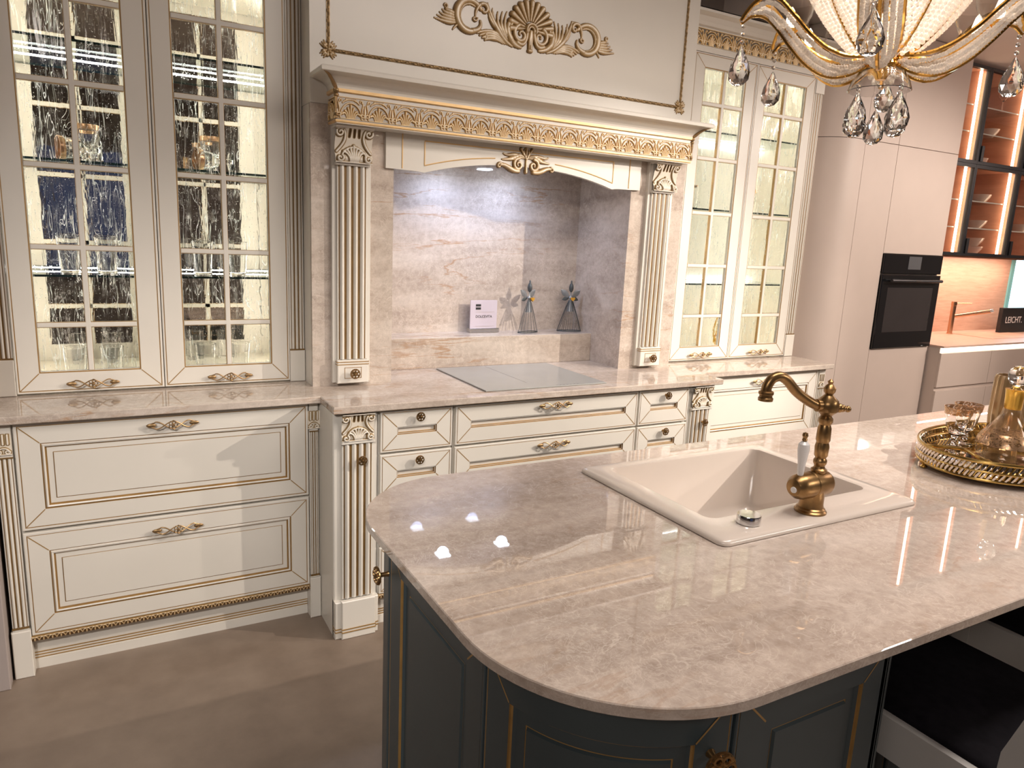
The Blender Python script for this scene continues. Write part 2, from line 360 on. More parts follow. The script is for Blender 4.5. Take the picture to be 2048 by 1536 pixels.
# ------------------------------------------------------------------ relief carving
def bez(p0, p1, p2, p3, n=14):
    o = []
    for i in range(n+1):
        t = i/n; a, b, c, d = (1-t)**3, 3*t*(1-t)**2, 3*t*t*(1-t), t**3
        o.append((a*p0[0]+b*p1[0]+c*p2[0]+d*p3[0], a*p0[1]+b*p1[1]+c*p2[1]+d*p3[1]))
    return o
def spi(cx, cy, r0, r1, a0, a1, n=22):
    return [(cx+(r0+(r1-r0)*i/n)*math.cos(math.radians(a0+(a1-a0)*i/n)), cy+(r0+(r1-r0)*i/n)*math.sin(math.radians(a0+(a1-a0)*i/n))) for i in range(n+1)]
def mirror(st): return st+[([(-x, y) for x, y in p], w, h) for p, w, h in st]
def relief(name, strokes, box, res, mat, bg=None, fn=None, bgc=0.):
    """strokes: (points, width (a,b) or (a,m,b), height); box u0,u1,v0,v1. Faces -Y, u right, v up."""
    u0, u1, v0, v1 = box; nu = int((u1-u0)/res)+1; nv = int((v1-v0)/res)+1
    U, V = np.meshgrid(np.linspace(u0, u1, nu), np.linspace(v0, v1, nv))
    H = np.zeros_like(U); C = np.zeros_like(U); E = np.full_like(U, 9.); cov = np.zeros(U.shape, bool)
    if bg is not None: H += bg
    for pts, wd, h in strokes:
        P = np.array(pts, float); k = len(P)
        t = np.linspace(0, 1, k)
        W = wd[0]+(wd[1]-wd[0])*t if len(wd) == 2 else np.interp(t, [0, .45, 1], wd)
        for i in range(k-1):
            a, b = P[i], P[i+1]; d = b-a; L = d@d+1e-12
            m = max(W[i], W[i+1])*1.6
            sel = (U > min(a[0], b[0])-m) & (U < max(a[0], b[0])+m) & (V > min(a[1], b[1])-m) & (V < max(a[1], b[1])+m)
            if not sel.any(): continue
            us, vs = U[sel], V[sel]
            s = np.clip(((us-a[0])*d[0]+(vs-a[1])*d[1])/L, 0, 1)
            dist = np.hypot(us-a[0]-s*d[0], vs-a[1]-s*d[1]); ww = W[i]+(W[i+1]-W[i])*s+1e-6
            E[sel] = np.minimum(E[sel], dist/ww)
            q = np.clip(1-(dist/ww)**2, 0, 1)
            if h < 0:
                old = H[sel]; dn = q > 0; old[dn] = np.minimum(old[dn], (bg or 0)+h*np.sqrt(q[dn])); H[sel] = old; o2 = C[sel]; o2[dn] = .02; C[sel] = o2; o3 = cov[sel]; o3[dn] = True; cov[sel] = o3; continue
            hh = np.sqrt(q)*h*np.clip(ww/max(W.max(), 1e-6), .35, 1)+(bg or 0)
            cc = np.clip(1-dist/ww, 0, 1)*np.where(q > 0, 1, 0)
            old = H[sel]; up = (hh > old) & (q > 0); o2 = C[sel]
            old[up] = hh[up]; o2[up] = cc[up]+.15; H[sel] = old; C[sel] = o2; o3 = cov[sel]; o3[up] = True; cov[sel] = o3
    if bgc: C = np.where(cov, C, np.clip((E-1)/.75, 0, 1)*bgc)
    keep = np.ones((nv-1, nu-1), bool) if bg is not None else (H[:-1,:-1]+H[1:,:-1]+H[:-1,1:]+H[1:,1:] > 0)
    idx = np.full(U.shape, -1); vs = []; cr = []; fs = []
    for j, i in zip(*np.nonzero(keep)):
        q = []
        for jj, ii in ((j,i),(j,i+1),(j+1,i+1),(j+1,i)):
            if idx[jj,ii] < 0:
                idx[jj,ii] = len(vs); u, v, h = float(U[jj,ii]), float(V[jj,ii]), float(H[jj,ii])
                if bg is None and h <= 0: h = -.002
                vs.append(fn(u, v, h) if fn else (u, -h, v)); cr.append(float(C[jj,ii]))
            q.append(int(idx[jj,ii]))
        fs.append(tuple(q))
    me = bpy.data.meshes.new(name); me.from_pydata(vs, [], fs); me.materials.append(mat)
    at = me.attributes.new('crest', 'FLOAT', 'POINT'); at.data.foreach_set('value', cr)
    me.shade_smooth(); me.update(); return me
def fan(cx, cy, r0, r1, a0, a1, n, w0, w1, h, sq=1):
    o = []
    for i in range(n):
        a = math.radians(a0+(a1-a0)*i/(n-1)); o.append(([(cx+r*math.cos(a), cy+r*math.sin(a)*sq) for r in np.linspace(r0, r1, 6)], (w0, w1), h))
    return o
# chimney crest .88 x .185
def crest_strokes():
    L = []
    L.append((spi(-.047,.052,.003,.036,200,-250,34), (.004,.0085), .016))
    L.append((bez((-.064,.018),(-.03,.0),(-.018,.03),(-.016,.075)), (.008,.006), .016))
    L.append((bez((-.004,.0),(-.006,.03),(-.004,.05),(0,.07)), (.006,.007), .014))
    L.append((bez((-.045,.002),(-.095,.0),(-.128,.06),(-.098,.098)), (.006,.013,.007), .018))
    L.append((spi(-.104,.086,.014,.004,80,-200,16), (.006,.004), .014))
    L.append((bez((-.055,.012),(-.10,.02),(-.118,.07),(-.075,.075)), (.004,.007,.003), .012))
    for k in range(5):
        L.append((bez((-.085-.008*k,.006+.004*k),(-.125-.01*k,.03+.006*k),(-.135-.016*k,.08),(-.115-.021*k,.128-.004*k)), (.003,.008,.003), .013))
    L.append((bez((-.085,.0),(-.15,.02),(-.19,.09),(-.205,.145)), (.004,.011,.003), .017))
    L.append((bez((-.12,.02),(-.17,.05),(-.185,.10),(-.182,.13)), (.003,.007,.002), .012))
    for k in range(4):
        L.append((bez((-.10-.01*k,.004),(-.16,.045-.008*k),(-.20,.052-.012*k),(-.248+.012*k,.026-.007*k)), (.003,.008,.004), .013))
    L.append((spi(-.212,.016,.010,.003,90,-200,14), (.005,.003), .012))
    L.append((spi(-.285,.082,.060,.056,35,292,34), (.007,.014,.010), .019))
    L.append((spi(-.285,.082,.046,.043,60,270,26), (.003,.006,.003), .012))
    L.append((bez((-.268,.030),(-.24,.036),(-.228,.058),(-.236,.072)), (.010,.005), .016))
    L.append((spi(-.222,.118,.022,.004,130,-190,20), (.008,.004), .015))
    L.append((bez((-.205,.14),(-.24,.15),(-.262,.112),(-.258,.082)), (.004,.008,.003), .013))
    L.append((spi(-.262,.078,.012,.003,10,-280,14), (.004,.003), .011))
    for k in range(5):
        L.append((bez((-.335,.056+.003*k),(-.36,.038+.014*k),(-.39,.044+.009*k),(-.436+.011*k,.052+.012*k)), (.003,.0085,.003), .013))
    L.append((spi(-.392,.104,.011,.003,-80,200,14), (.004,.003), .011))
    L.append((bez((-.33,.048),(-.35,.034),(-.352,.028),(-.356,.022)), (.005,.003), .010))
    L = mirror(L)
    L += fan(0,.082,.030,.100,-8,188,13,.003,.0115,.018)
    L.append((spi(0,.074,.024,.024,-20,200,20), (.0055,.0055), .021))
    L.append((spi(0,.074,.013,.013,-20,200,14), (.004,.004), .017))
    L.append(([(0,.0),(0,.062)], (.006,.004), .018))
    L.append(([(-.006,-.006),(.006,-.006)], (.007,.007), .014))
    return L
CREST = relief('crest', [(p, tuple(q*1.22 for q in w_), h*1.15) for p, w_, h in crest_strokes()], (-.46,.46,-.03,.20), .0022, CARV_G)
def val_strokes():
    L = []
    L.append((spi(-.038,.024,.004,.026,200,-270,28), (.004,.007), .013))
    L.append((bez((-.038,-.003),(-.075,-.008),(-.095,.022),(-.125,.018)), (.008,.010,.006), .015))
    L.append((spi(-.13,.012,.012,.003,70,330,14), (.005,.003), .012))
    for k in range(4):
        L.append((bez((-.008-.008*k,.052),(-.03-.012*k,.075-.01*k),(-.06-.014*k,.058-.006*k),(-.07-.016*k,.04-.0*k)), (.003,.007,.003), .011))
    L.append((bez((-.02,.06),(-.06,.075),(-.09,.05),(-.112,.064)), (.004,.007,.003), .011))
    L.append((bez((-.002,.05),(-.012,.07),(-.016,.08),(-.008,.092)), (.004,.002), .010))
    L = mirror(L); L += fan(0,.05,.01,.048,55,125,3,.003,.006,.012)
    L.append(([(0,-.006),(0,.05)], (.006,.004), .012))
    return L
VALCREST = relief('valance_crest', [(p, tuple(q*1.25 for q in w_), h*1.1) for p, w_, h in val_strokes()], (-.155,.155,-.03,.11), .002, CARV_G)
def palm_strokes():
    L = []
    L.append(([(.0405*math.cos(math.radians(q)), .003+.053*math.sin(math.radians(q))) for q in range(0, 181, 9)], (.0028,.0028), .0075))
    L.append((spi(-.0455,.014,.0085,.002,0,330,14), (.0030,.0022), .007))
    L.append((bez((-.0530,.002),(-.0515,.02),(-.0525,.03),(-.0530,.050)), (.0022,.0035,.0022), .007))
    L.append((bez((-.0440,.024),(-.040,.040),(-.048,.046),(-.046,.058)), (.0025,.0035,.002), .007))
    L.append((spi(-.0375,.064,.0065,.002,220,-60,10), (.0028,.002), .006))
    L.append((bez((-.031,.056),(-.022,.066),(-.012,.069),(-.002,.068)), (.0025,.0030,.002), .006))
    L.append((spi(-.018,.0655,.004,.001,90,-180,8), (.0022,.0015), .005))
    L = mirror(L)
    for k in range(-3, 4):
        L.append((bez((k*.0046,.003),(k*.0060,.020),(k*.0075,.034-abs(k)*.003),(k*.0108,.0480-abs(k)*.0100)), (.0022,.0048), .0085))
    L.append(([(-.0535,.0015),(.0535,.0015)], (.002,.002), .004)); L.append(([(-.0535,.076),(.0535,.076)], (.002,.002), .004))
    return L
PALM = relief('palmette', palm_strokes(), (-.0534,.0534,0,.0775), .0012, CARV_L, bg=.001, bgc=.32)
def cap_strokes(w, h):          # console face: volutes, slots, palmette arch
    a = w/2; L = []
    L.append((spi(-a*.76,h*.82,a*.04,a*.21,180,-200,20), (a*.06,a*.07), .010))
    L.append((bez((-a*.56,h*.88),(-a*.36,h*.66),(-a*.60,h*.48),(-a*.92,h*.30)), (a*.06,a*.08,a*.07), .009))
    L.append((spi(-a*.76,h*.13,a*.03,a*.20,0,400,20), (a*.06,a*.08), .013))
    L.append(([(-a*.26,h*.72),(-a*.24,h*.90)], (a*.055,a*.055), -.006))
    L = mirror(L)
    L.append(([(0,h*.72),(0,h*.90)], (a*.055,a*.055), -.006))
    L.append((spi(0,h*.06,a*.70,a*.70,22,158,20), (a*.06,a*.06), .011))
    for k in range(-3, 4):
        L.append((bez((k*a*.07,h*.03),(k*a*.08,h*.20),(k*a*.12,h*(.36-abs(k)*.02)),(k*a*.18,h*(.47-abs(k)*.055))), (a*.05,a*.085), .013))
    L.append(([(-a,h*.985),(a,h*.985)], (h*.03,h*.03), .010)); L.append(([(-a,h*.015),(a,h*.015)], (h*.03,h*.03), .010))
    return L
def cap_curve(h, d):
    def fn(u, v, hh):
        t = v/h; bulge = d*(.15+.85*(max(0, t-.25)/.75)**1.6)+d*.45*math.exp(-((t-.12)/.14)**2)
        return (u, -hh-bulge, v)
    return fn
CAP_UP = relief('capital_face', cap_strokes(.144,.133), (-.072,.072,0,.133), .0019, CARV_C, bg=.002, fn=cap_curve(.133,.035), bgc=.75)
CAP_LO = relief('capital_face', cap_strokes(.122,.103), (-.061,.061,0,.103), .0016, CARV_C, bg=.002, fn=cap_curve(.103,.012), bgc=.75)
def mini_strokes():
    L = []
    L.append((spi(-.011,.010,.002,.008,180,-180,14), (.003,.003), .006)); L.append(([(-.013,.035),(-.013,.066)], (.004,.004), .006))
    L = mirror(L); L.append(([(0,.035),(0,.066)], (.004,.004), .006)); L.append((spi(0,.004,.018,.018,20,160,14), (.003,.003), .007))
    L.append(([(-.022,.001),(.022,.001)], (.0025,.0025), .006)); return L
MINI = relief('pilaster_cap', mini_strokes(), (-.023,.023,-.002,.07), .0012, CARV_C, bg=.001, bgc=.7)
def egg_strokes():
    L = []
    for k in (-1, 1): L.append((bez((k*.012,.001),(k*.011,.010),(k*.006,.013),(0,.014)), (.0015,.0025), .004))
    L += [([(0,.001),(0,.008)], (.0022,.003), .004), ([(-.0125,.015),(.0125,.015)], (.0015,.0015), .003)]
    return L
EGG = relief('carved_link', egg_strokes(), (-.0125,.0125,0,.0165), .0016, CARV_G, bg=.001)
def ros_strokes():
    L = fan(0,0,.004,.020,20,380,7,.003,.007,.012); L.append(([(0,0),(.0001,0)], (.006,.006), .016))
    for a in (45, 135, 225, 315): L += fan(0,0,.018,.034,a-16,a+16,3,.006,.002,.009)
    return L
ROSE = relief('corner_rosette', ros_strokes(), (-.04,.04,-.04,.04), .0022, CARV_G)

# ------------------------------------------------------------------ joinery helpers
def front(name, x0, x1, z0, z1, y, prof, mats, parent, mitre=None, nu=1, mp=None):
    """panelled front facing -Y. prof: list of (inset, out, mat) rings; the last is capped."""
    mb = MB(); mp = mp or (lambda u, v, d: (u, y-d, v))
    def loop(i, d):
        a, b, c, e = x0+i, x1-i, z0+i, z1-i; L = []
        for k in range(nu+1): L.append(mp(a+(b-a)*k/nu, c, d))
        for k in range(nu+1): L.append(mp(b-(b-a)*k/nu, e, d))
        return L
    for q in range(len(prof)-1):
        mb.loft([loop(*prof[q][:2]), loop(*prof[q+1][:2])], prof[q+1][2])
    L = loop(*prof[-1][:2]); n = len(L)
    mb.add(L, [(k, k+1, n-2-k, n-1-k) for k in range(nu)], prof[-1][2])
    L = loop(*prof[0][:2]); mb.add(L, [(n-1-k, n-2-k, k+1, k) for k in range(nu)], 0)
    if mitre:
        i0, i1, d = mitre; h = .0011
        for sx, sz in ((0,0),(1,0),(1,1),(0,1)):
            def P(i, a, b): return mp((x0+i+a) if not sx else (x1-i-a), (z0+i+b) if not sz else (z1-i-b), d+.0004)
            mb.add([P(i0,h,-h), P(i1,h,-h), P(i1,-h,h), P(i0,-h,h)], [(0,1,2,3)], 1)
    return part(name, mb, mats, parent, ang=25, fix=False)
P_BIG = [(0,-.018,0),(0,-.002,0),(.002,0,0),(.009,0,0),(.0092,-.0015,1),(.0118,-.0015,1),(.012,0,0),(.069,0,0),(.0695,-.004,1),(.0725,-.004,1),(.076,.003,0),(.081,.001,0),(.0825,-.006,1),(.086,-.006,1),(.0862,-.005,0),(.102,-.005,0),(.1022,-.0065,1),(.1045,-.0065,1),(.105,-.003,0),(.107,-.003,0)]
P_SML = [(0,-.018,0),(0,-.002,0),(.002,0,0),(.007,0,0),(.0072,-.0015,1),(.0095,-.0015,1),(.0097,0,0),(.066,0,0),(.0662,-.005,1),(.0682,-.005,1),(.071,-.004,0),(.0715,-.014,1),(.0725,-.014,1),(.075,-.014,0)]
def handle_mesh():
    mb = MB(); L = .078
    for s in (-1, 1):
        pts = []; rr = []
        for k in range(41):
            t = -1+2*k/40; z = s*.0125*math.sin(PI*t*1.5+PI/2)*(1 if abs(t) < .75 else .8)
            y = -.024+.012*t*t*(1.0)
            pts.append((L*t, y, z)); rr.append(.0023)
        mb.tube(pts, rr, 6)
    for s in (-1, 1):
        mb.sphere((s*.068, -.014, 0), .012, 10, 6, 0, (1.35, .35, .62)); mb.tube([(s*.062, -.014, 0), (s*.062, 0, 0)], .0035, 8)
    for k in range(5):
        a = 2*PI*k/5; mb.tube([(.008*math.cos(a)+.006*math.cos(b), -.026-.002*math.sin(2*b), .010*math.sin(a)+.006*math.sin(b)) for b in [2*PI*q/10 for q in range(10)]], .0017, 5, closed=True)
    mb.ball((0, -.029, 0), .006)
    return mesh('bow_handle', mb, BRASSL)
def knob_mesh(s=1.0):
    mb = MB()
    mb.lathe([(.006*s, 0), (.0045*s, -.004*s), (.0045*s, -.016*s), (.009*s, -.021*s)], 12, axis='y')
    for k in range(6):
        a = 2*PI*k/6; mb.tube([(s*(.0105*math.cos(a)+.0052*math.cos(b)), -.024*s, s*(.0105*math.sin(a)+.0052*math.sin(b))) for b in [2*PI*q/10 for q in range(10)]], .0023*s, 5, closed=True)
    mb.ball((0, -.0245*s, 0), .0052*s)
    mb.tube([(s*.0165*math.cos(b), -.0215*s, s*.0165*math.sin(b)) for b in [2*PI*q/18 for q in range(18)]], .002*s, 5, closed=True)
    return mesh('knob', mb, BRASS)
HANDLE = handle_mesh(); KNOB = knob_mesh(1.0); KNOBL = knob_mesh(1.15)
def flutes(mb, x0, x1, y, z0, z1, n, d=.006, half=True):
    """n convex reeds between gold grooves"""
    w = (x1-x0)/n; g = w*.34
    for k in range(n):
        a = x0+k*w; seg = 7; prof = [(a+g/2+(w-g)*i/seg, y-d*math.sin(PI*i/seg)) for i in range(seg+1)]
        mb.loft([[(px, py, z0) for px, py in prof], [(px, py, z1) for px, py in prof]], 0, closed=False)
    for k in range(n+1):
        a = max(x0, x0+k*w-g/2); b = min(x1, x0+k*w+g/2)
        mb.add([(a, y-.0006, z0), (b, y-.0006, z0), (b, y-.0006, z1), (a, y-.0006, z1)], [(0,1,2,3)], 1)

# ------------------------------------------------------------------ the room
struct('floor', MB().box(-4.2, 7.2, -6.2, 1.2, -.05, 0), FLOOR)
struct('wall_back', MB().box(-4.2, 7.2, .66, .8, 0, CEIL), SIDEW)
struct('wall_front', MB().box(-4.2, 7.2, -6.2, -6.05, 0, CEIL), DARKW)
struct('wall_left', MB().box(-4.2, -4.05, -6.2, .8, 0, CEIL), DARKW)
struct('wall_right', MB().box(7.05, 7.2, -6.2, .8, 0, CEIL), SIDEW)
struct('ceiling', MB().box(-4.2, 7.2, -6.2, .8, CEIL, CEIL+.1), CEILM)
struct('trim_1', MB().box(1.55, 7.05, -.9, .66, 2.80, CEIL), BULK)         # lowered bulkhead over the modern units
w1 = struct('window_1', MB().box(-3.2, -1.2, -6.05, -6.03, .9, 2.3).box(-2.22, -2.18, -6.04, -6.01, .9, 2.3, 1).box(-3.25, -1.15, -6.04, -6.0, 2.3, 2.36, 1).box(-3.25, -1.15, -6.04, -6.0, .84, .9, 1), [WIN2, DARKW])
solo('tall_end_panel', MB().cbox(-2.64, -1.976, -.062, .64, .0, 2.75, .003), GREYP, (-2.3, .3, 0), 'plain warm grey tall panel at the left end of the cream cabinets', 'panel')

# ------------------------------------------------------------------ display cabinets
ROWS = [1.003, 1.168, 1.438, 1.711, 1.985, 2.250, 2.415]
def rail_profile(mb, x0, x1, z0, z1, y, dep):
    pass
def glass_door(parent, x0, x1, y, fl, fr, z0=.926, z1=2.486):
    gx0, gx1 = x0+fl, x1-fr; gz0, gz1 = ROWS[0], ROWS[-1]; th = .022
    mb = MB()
    ring = [((x0,z0),(x1,z0),(x1,z1),(x0,z1)), ((gx0,gz0),(gx1,gz0),(gx1,gz1),(gx0,gz1))]
    def lp(t, d):
        return [(ring[0][i][0]+(ring[1][i][0]-ring[0][i][0])*t, y-d, ring[0][i][1]+(ring[1][i][1]-ring[0][i][1])*t) for i in range(4)]
    prof = [(0,-th,0),(0,-.002,0),(.03,0,0),(.085,0,0),(.09,-.0015,1),(.125,-.0015,1),(.13,0,0),(.93,0,0),(.935,-.002,1),(.985,-.002,1),(1.0,-.006,0),(1.0,-th,0),(0,-th,0)]
    for q in range(len(prof)-1): mb.loft([lp(*prof[q][:2]), lp(*prof[q+1][:2])], prof[q+1][2])
    for i in range(4):                                     # mitre lines
        a, b = lp(.14, .0004)[i], lp(.92, .0004)[i]; h = .0011; sx = 1 if i in (0, 3) else -1; sz = 1 if i < 2 else -1
        mb.add([(a[0]+h*sx,a[1],a[2]-h*sz),(b[0]+h*sx,b[1],b[2]-h*sz),(b[0]-h*sx,b[1],b[2]+h*sz),(a[0]-h*sx,a[1],a[2]+h*sz)], [(0,1,2,3)], 1)
    d = part('door', mb, [CREAM, GOLD], parent, ang=25)
    xm = (gx0+gx1)/2; mw = .0085
    mt = MB().cbox(xm-mw, xm+mw, y+.001, y+th, gz0, gz1, .002)
    for s in (-1, 1): mt.box(xm+s*mw-.0012, xm+s*mw+.0012, y+.003, y+.02, gz0, gz1, 1)
    for z in ROWS[1:-1]:
        mt.cbox(gx0, gx1, y+.0012, y+th, z-mw, z+mw, .002)
        for s in (-1, 1): mt.box(gx0, gx1, y+.003, y+.02, z+s*mw-.0012, z+s*mw+.0012, 1)
    part('glazing_bars', mt, [CREAM, GOLD], d)
    for a, b in ((gx0, xm-mw), (xm+mw, gx1)):
        for k in range(6):
            q0 = ROWS[k]+(mw if k else 0); q1 = ROWS[k+1]-(mw if k < 5 else 0)
            part('pane', MB().box(a, b, y+.012, y+.016, q0, q1), SEED, d)
    place('handle', HANDLE, ((x0+x1)/2, y, .958), d)
    return d
def pilaster(parent, x0, x1, y, z0, z1, zf0, zf1, n=3):
    mb = MB().cbox(x0, x1, y+.004, y+.03, z0, z1, .002)
    flutes(mb, x0+.006, x1-.006, y+.004, zf0, zf1, n, .004)
    mb.box(x0, x1, y-.001, y+.004, zf0-.006, zf0, 1).cbox(x0-.001, x1+.001, y-.004, y+.02, z0, zf0-.006, .002).cbox(x0-.001, x1+.001, y-.004, y+.02, zf1, z1, .002)
    return part('pilaster', mb, [CREAM, GOLDD], parent, ang=40)
def display_cabinet(xs, y, side, label):
    """xs: outer left, door, door, door right, outer right"""
    a, b, c, d, e = xs; yb = .655
    t = thing('display_cabinet', ((a+e)/2, (y+yb)/2, .92), label, 'cabinet')
    yi = y+.03
    mb = MB().box(a, a+.02, yi, yb, .92, 2.50).box(e-.02, e, yi, yb, .92, 2.50).box(a+.02, e-.02, yi, yb, .92, .936).box(a+.02, e-.02, yi, yb, 2.45, 2.50)
    part('body', mb, INTER, t)
    if side == 'L': part('mirror_back', MB().box(a+.02, e-.02, yb-.05, yb-.045, .936, 2.45), MIRROR, t, 'mirrored back of the cabinet')
    else: part('back_panel', MB().box(a+.02, e-.02, yb-.05, yb-.045, .936, 2.45), INTW, t, 'white lit back panel')
    glass_door(t, b, c-.0015, y, .075, .081); glass_door(t, c+.0015, d, y, .075, .075)
    if b-a > .03: pilaster(t, a, b-.002, y, .921, 2.486, 1.055, 2.40, 3)
    if e-d > .03: pilaster(t, d+.002, e, y, .921, 2.486, 1.055, 2.40, 3)
    for z in (1.337, 1.733, 2.127):
        s = MB().box(a+.022, e-.022, yi+.015, yb-.055, z-.004, z+.004); s.m = [0,0,1,0,0,0]
        part('glass_shelf', s, [SHELFG, EDGE], t, fix=False)
    for z in (1.347, 2.110):
        part('led_or_fill_strip', MB().box(a+.03, e-.03, yb-.062, yb-.056, z, z+.0035), LED_S, t)
    part('led_or_fill_strip', MB().box(a+.021, a+.028, yb-.07, yb-.052, .95, 2.44), FILL_C, t)  # hidden strip added to light the glazing bars from behind
    part('led_or_fill_strip', MB().box(e-.028, e-.021, *((yb-.07, yb-.052) if side == 'L' else (yi+.004, yi+.022)), .95, 2.44), FILL_C, t)  # second hidden strip added as interior fill
    part('seam_light_block', MB().box(c-.014, c+.014, yi-.006, yi+.012, .936, 2.45), INTER, t)  # unseen strip added to block light leaking through the door gap
    # frieze and cornice
    z0 = 2.50; f = MB().box(a, e, y-.0, yb, 2.488, 2.60)
    for q, (o0, zz0, o1, zz1) in enumerate(((0,2.60,.012,2.606),(.012,2.606,.02,2.62),(.02,2.62,.035,2.64),(.035,2.64,.06,2.652),(.06,2.652,.06,2.668))):
        f.loft([[(a-o0, yb, zz0), (a-o0, y-o0, zz0), (e+o0, y-o0, zz0), (e+o0, yb, zz0)], [(a-o1, yb, zz1), (a-o1, y-o1, zz1), (e+o1, y-o1, zz1), (e+o1, yb, zz1)]], 0, closed=False)
    f.box(a-.06, e+.06, y-.06, yb, 2.664, 2.668)
    part('cornice', f, CREAM, t, ang=30)
    n = round((e-a)/.1068)
    for k in range(n):
        o = place('palmette', PALM, (a+(k+.5)*(e-a)/n, y+.001, 2.517), t); o.scale = ((e-a)/n/.1068, 1, 1)
    return t
display_cabinet((-1.975, -1.918, -1.4505, -.985, -.925), .274, 'L', 'tall cream display cabinet with seeded glass panes at the left of the stone niche')
display_cabinet((.93, .988, 1.424, 1.877, 1.948), .227, 'R', 'tall cream display cabinet with pale lit panes between the niche and the oven tower')

# ------------------------------------------------------------------ base cabinets
def skirting(parent, x0, x1, y, yk):
    mb = MB().box(x0, x1, y+.001, y+.012, .128, .145, 0)
    strip = part('carved_strip', mb, GOLD, parent)
    n = int((x1-x0)/.025)
    for k in range(n):
        o = place('carved_link', EGG, (x0+(k+.5)*(x1-x0)/n, y+.001, .128), parent); o.scale = ((x1-x0)/n/.025, 1, 1)
    kb = MB().box(x0, x1, yk, yk+.016, 0, .127)
    for z in (.040, .050, .060): kb.box(x0, x1, yk-.002, yk, z-.0016, z+.0016, 1)
    kb.box(x0, x1, yk-.004, yk, 0, .034)
    part('kickboard', kb, [CREAM, GOLD], parent)
def base_pilaster(parent, x0, x1, y):
    mb = MB().cbox(x0, x1, y+.006, y+.03, .17, .889, .002); flutes(mb, x0+.004, x1-.004, y+.006, .185, .775, 3, .004)
    mb.box(x0, x1, y+.001, y+.006, .178, .184, 1).box(x0, x1, y+.001, y+.006, .775, .779, 1)
    p = part('pilaster', mb, [CREAM, GOLDD], parent, ang=40)
    place('capital', MINI, ((x0+x1)/2, y+.006, .788), p)
    part('foot_block', MB().cbox(x0-.004, x1+.004, y-.006, y+.10, 0, .172, .003), CREAM, parent)
# left
t = thing('base_cabinet', (-1.445, .3, 0), 'cream base cabinet with two wide drawers below the left display cabinet', 'cabinet')
part('body', MB().box(-1.965, -.926, .02, .65, .128, .889), CREAM, t)
for z0, z1, hz in ((.523, .887, .852), (.146, .514, .466)):
    d = front('drawer', -1.911, -.979, z0, z1, 0, P_BIG, [CREAM, GOLD], t, (.013, .068, 0)); place('handle', HANDLE, (-1.448, 0, hz), d)
base_pilaster(t, -1.965, -1.917, -.002); base_pilaster(t, -.974, -.940, -.002)
skirting(t, -1.917, -.979, -.004, .045)
# right
t = thing('base_cabinet', (1.445, .3, 0), 'cream base cabinet with wide drawers below the right display cabinet', 'cabinet')
part('body', MB().box(.94, 1.94, -.02, .65, .128, .889), CREAM, t)
for z0, z1, hz in ((.523, .887, .850), (.146, .514, .466)):
    d = front('drawer', .955, 1.868, z0, z1, -.036, P_BIG, [CREAM, GOLD], t, (.013, .068, 0)); place('handle', HANDLE, (1.425, -.036, hz), d)
base_pilaster(t, 1.885, 1.936, -.038); skirting(t, .955, 1.875, -.038, .01)
# centre pull-out columns
def pullout(s):
    x0, x1 = (-.934, -.765) if s < 0 else (.770, .935)
    cx = -.845 if s < 0 else .843
    t = thing('pull_out_column', (cx, .1, 0), ('cream fluted pull-out column with carved capital at the left of the centre drawers' if s < 0 else 'cream fluted pull-out column with carved capital at the right of the centre drawers'), 'cabinet', 'pull-out columns under the worktop')
    part('body', MB().cbox(x0, x1, -.185, .64, .0, .889, .004), CREAM, t)
    mb = MB().cbox(cx-.060, cx+.060, -.196, -.18, .155, .785, .003); flutes(mb, cx-.053, cx+.053, -.196, .16, .775, 4, .008)
    mb.cbox(cx-.064, cx+.064, -.207, -.19, .772, .784, .003)
    sh = part('fluted_shaft', mb, [CREAM, GOLDD], t, ang=40)
    place('knob', KNOB, (cx+.010, -.203, .712), sh)
    place('capital', CAP_LO, (cx, -.194, .784), t)
    pl = MB().cbox(x0-.0, x1, -.208, -.17, 0, .152, .003).cbox(cx-.066, cx+.066, -.219, -.2, 0, .156, .003)
    for z in (.030, .042): pl.box(x0-.001, x1+.001, -.2105, -.17, z-.0018, z+.0018, 1).box(cx-.067, cx+.067, -.2215, -.2, z-.0018, z+.0018, 1)
    part('plinth', pl, [CREAM, GOLD], t)
pullout(-1); pullout(1)
# centre drawer units
def drawer_unit(x0, x1, label, big):
    t = thing('drawer_cabinet', ((x0+x1)/2, .1, 0), label, 'cabinet')
    part('body', MB().box(x0, x1, -.175, .64, .13, .889), CREAM, t)
    for z0, z1 in ((.723, .885), (.552, .714), (.349, .543), (.147, .340)):
        d = front('drawer', x0+.004, x1-.004, z0, z1, -.194, P_SML, [CREAM, GOLD], t, (.011, .065, 0))
        place('handle' if big else 'knob', HANDLE if big else KNOB, ((x0+x1)/2+.005, -.194, z1-.027), d)
    skirting(t, x0, x1, -.192, -.15)
drawer_unit(-.761, -.459, 'narrow cream drawer cabinet with round knobs left of the hob drawers', False)
drawer_unit(-.453, .461, 'wide cream drawer cabinet with bow handles below the grey hob', True)
drawer_unit(.462, .766, 'narrow cream drawer cabinet with round knobs right of the hob drawers', False)

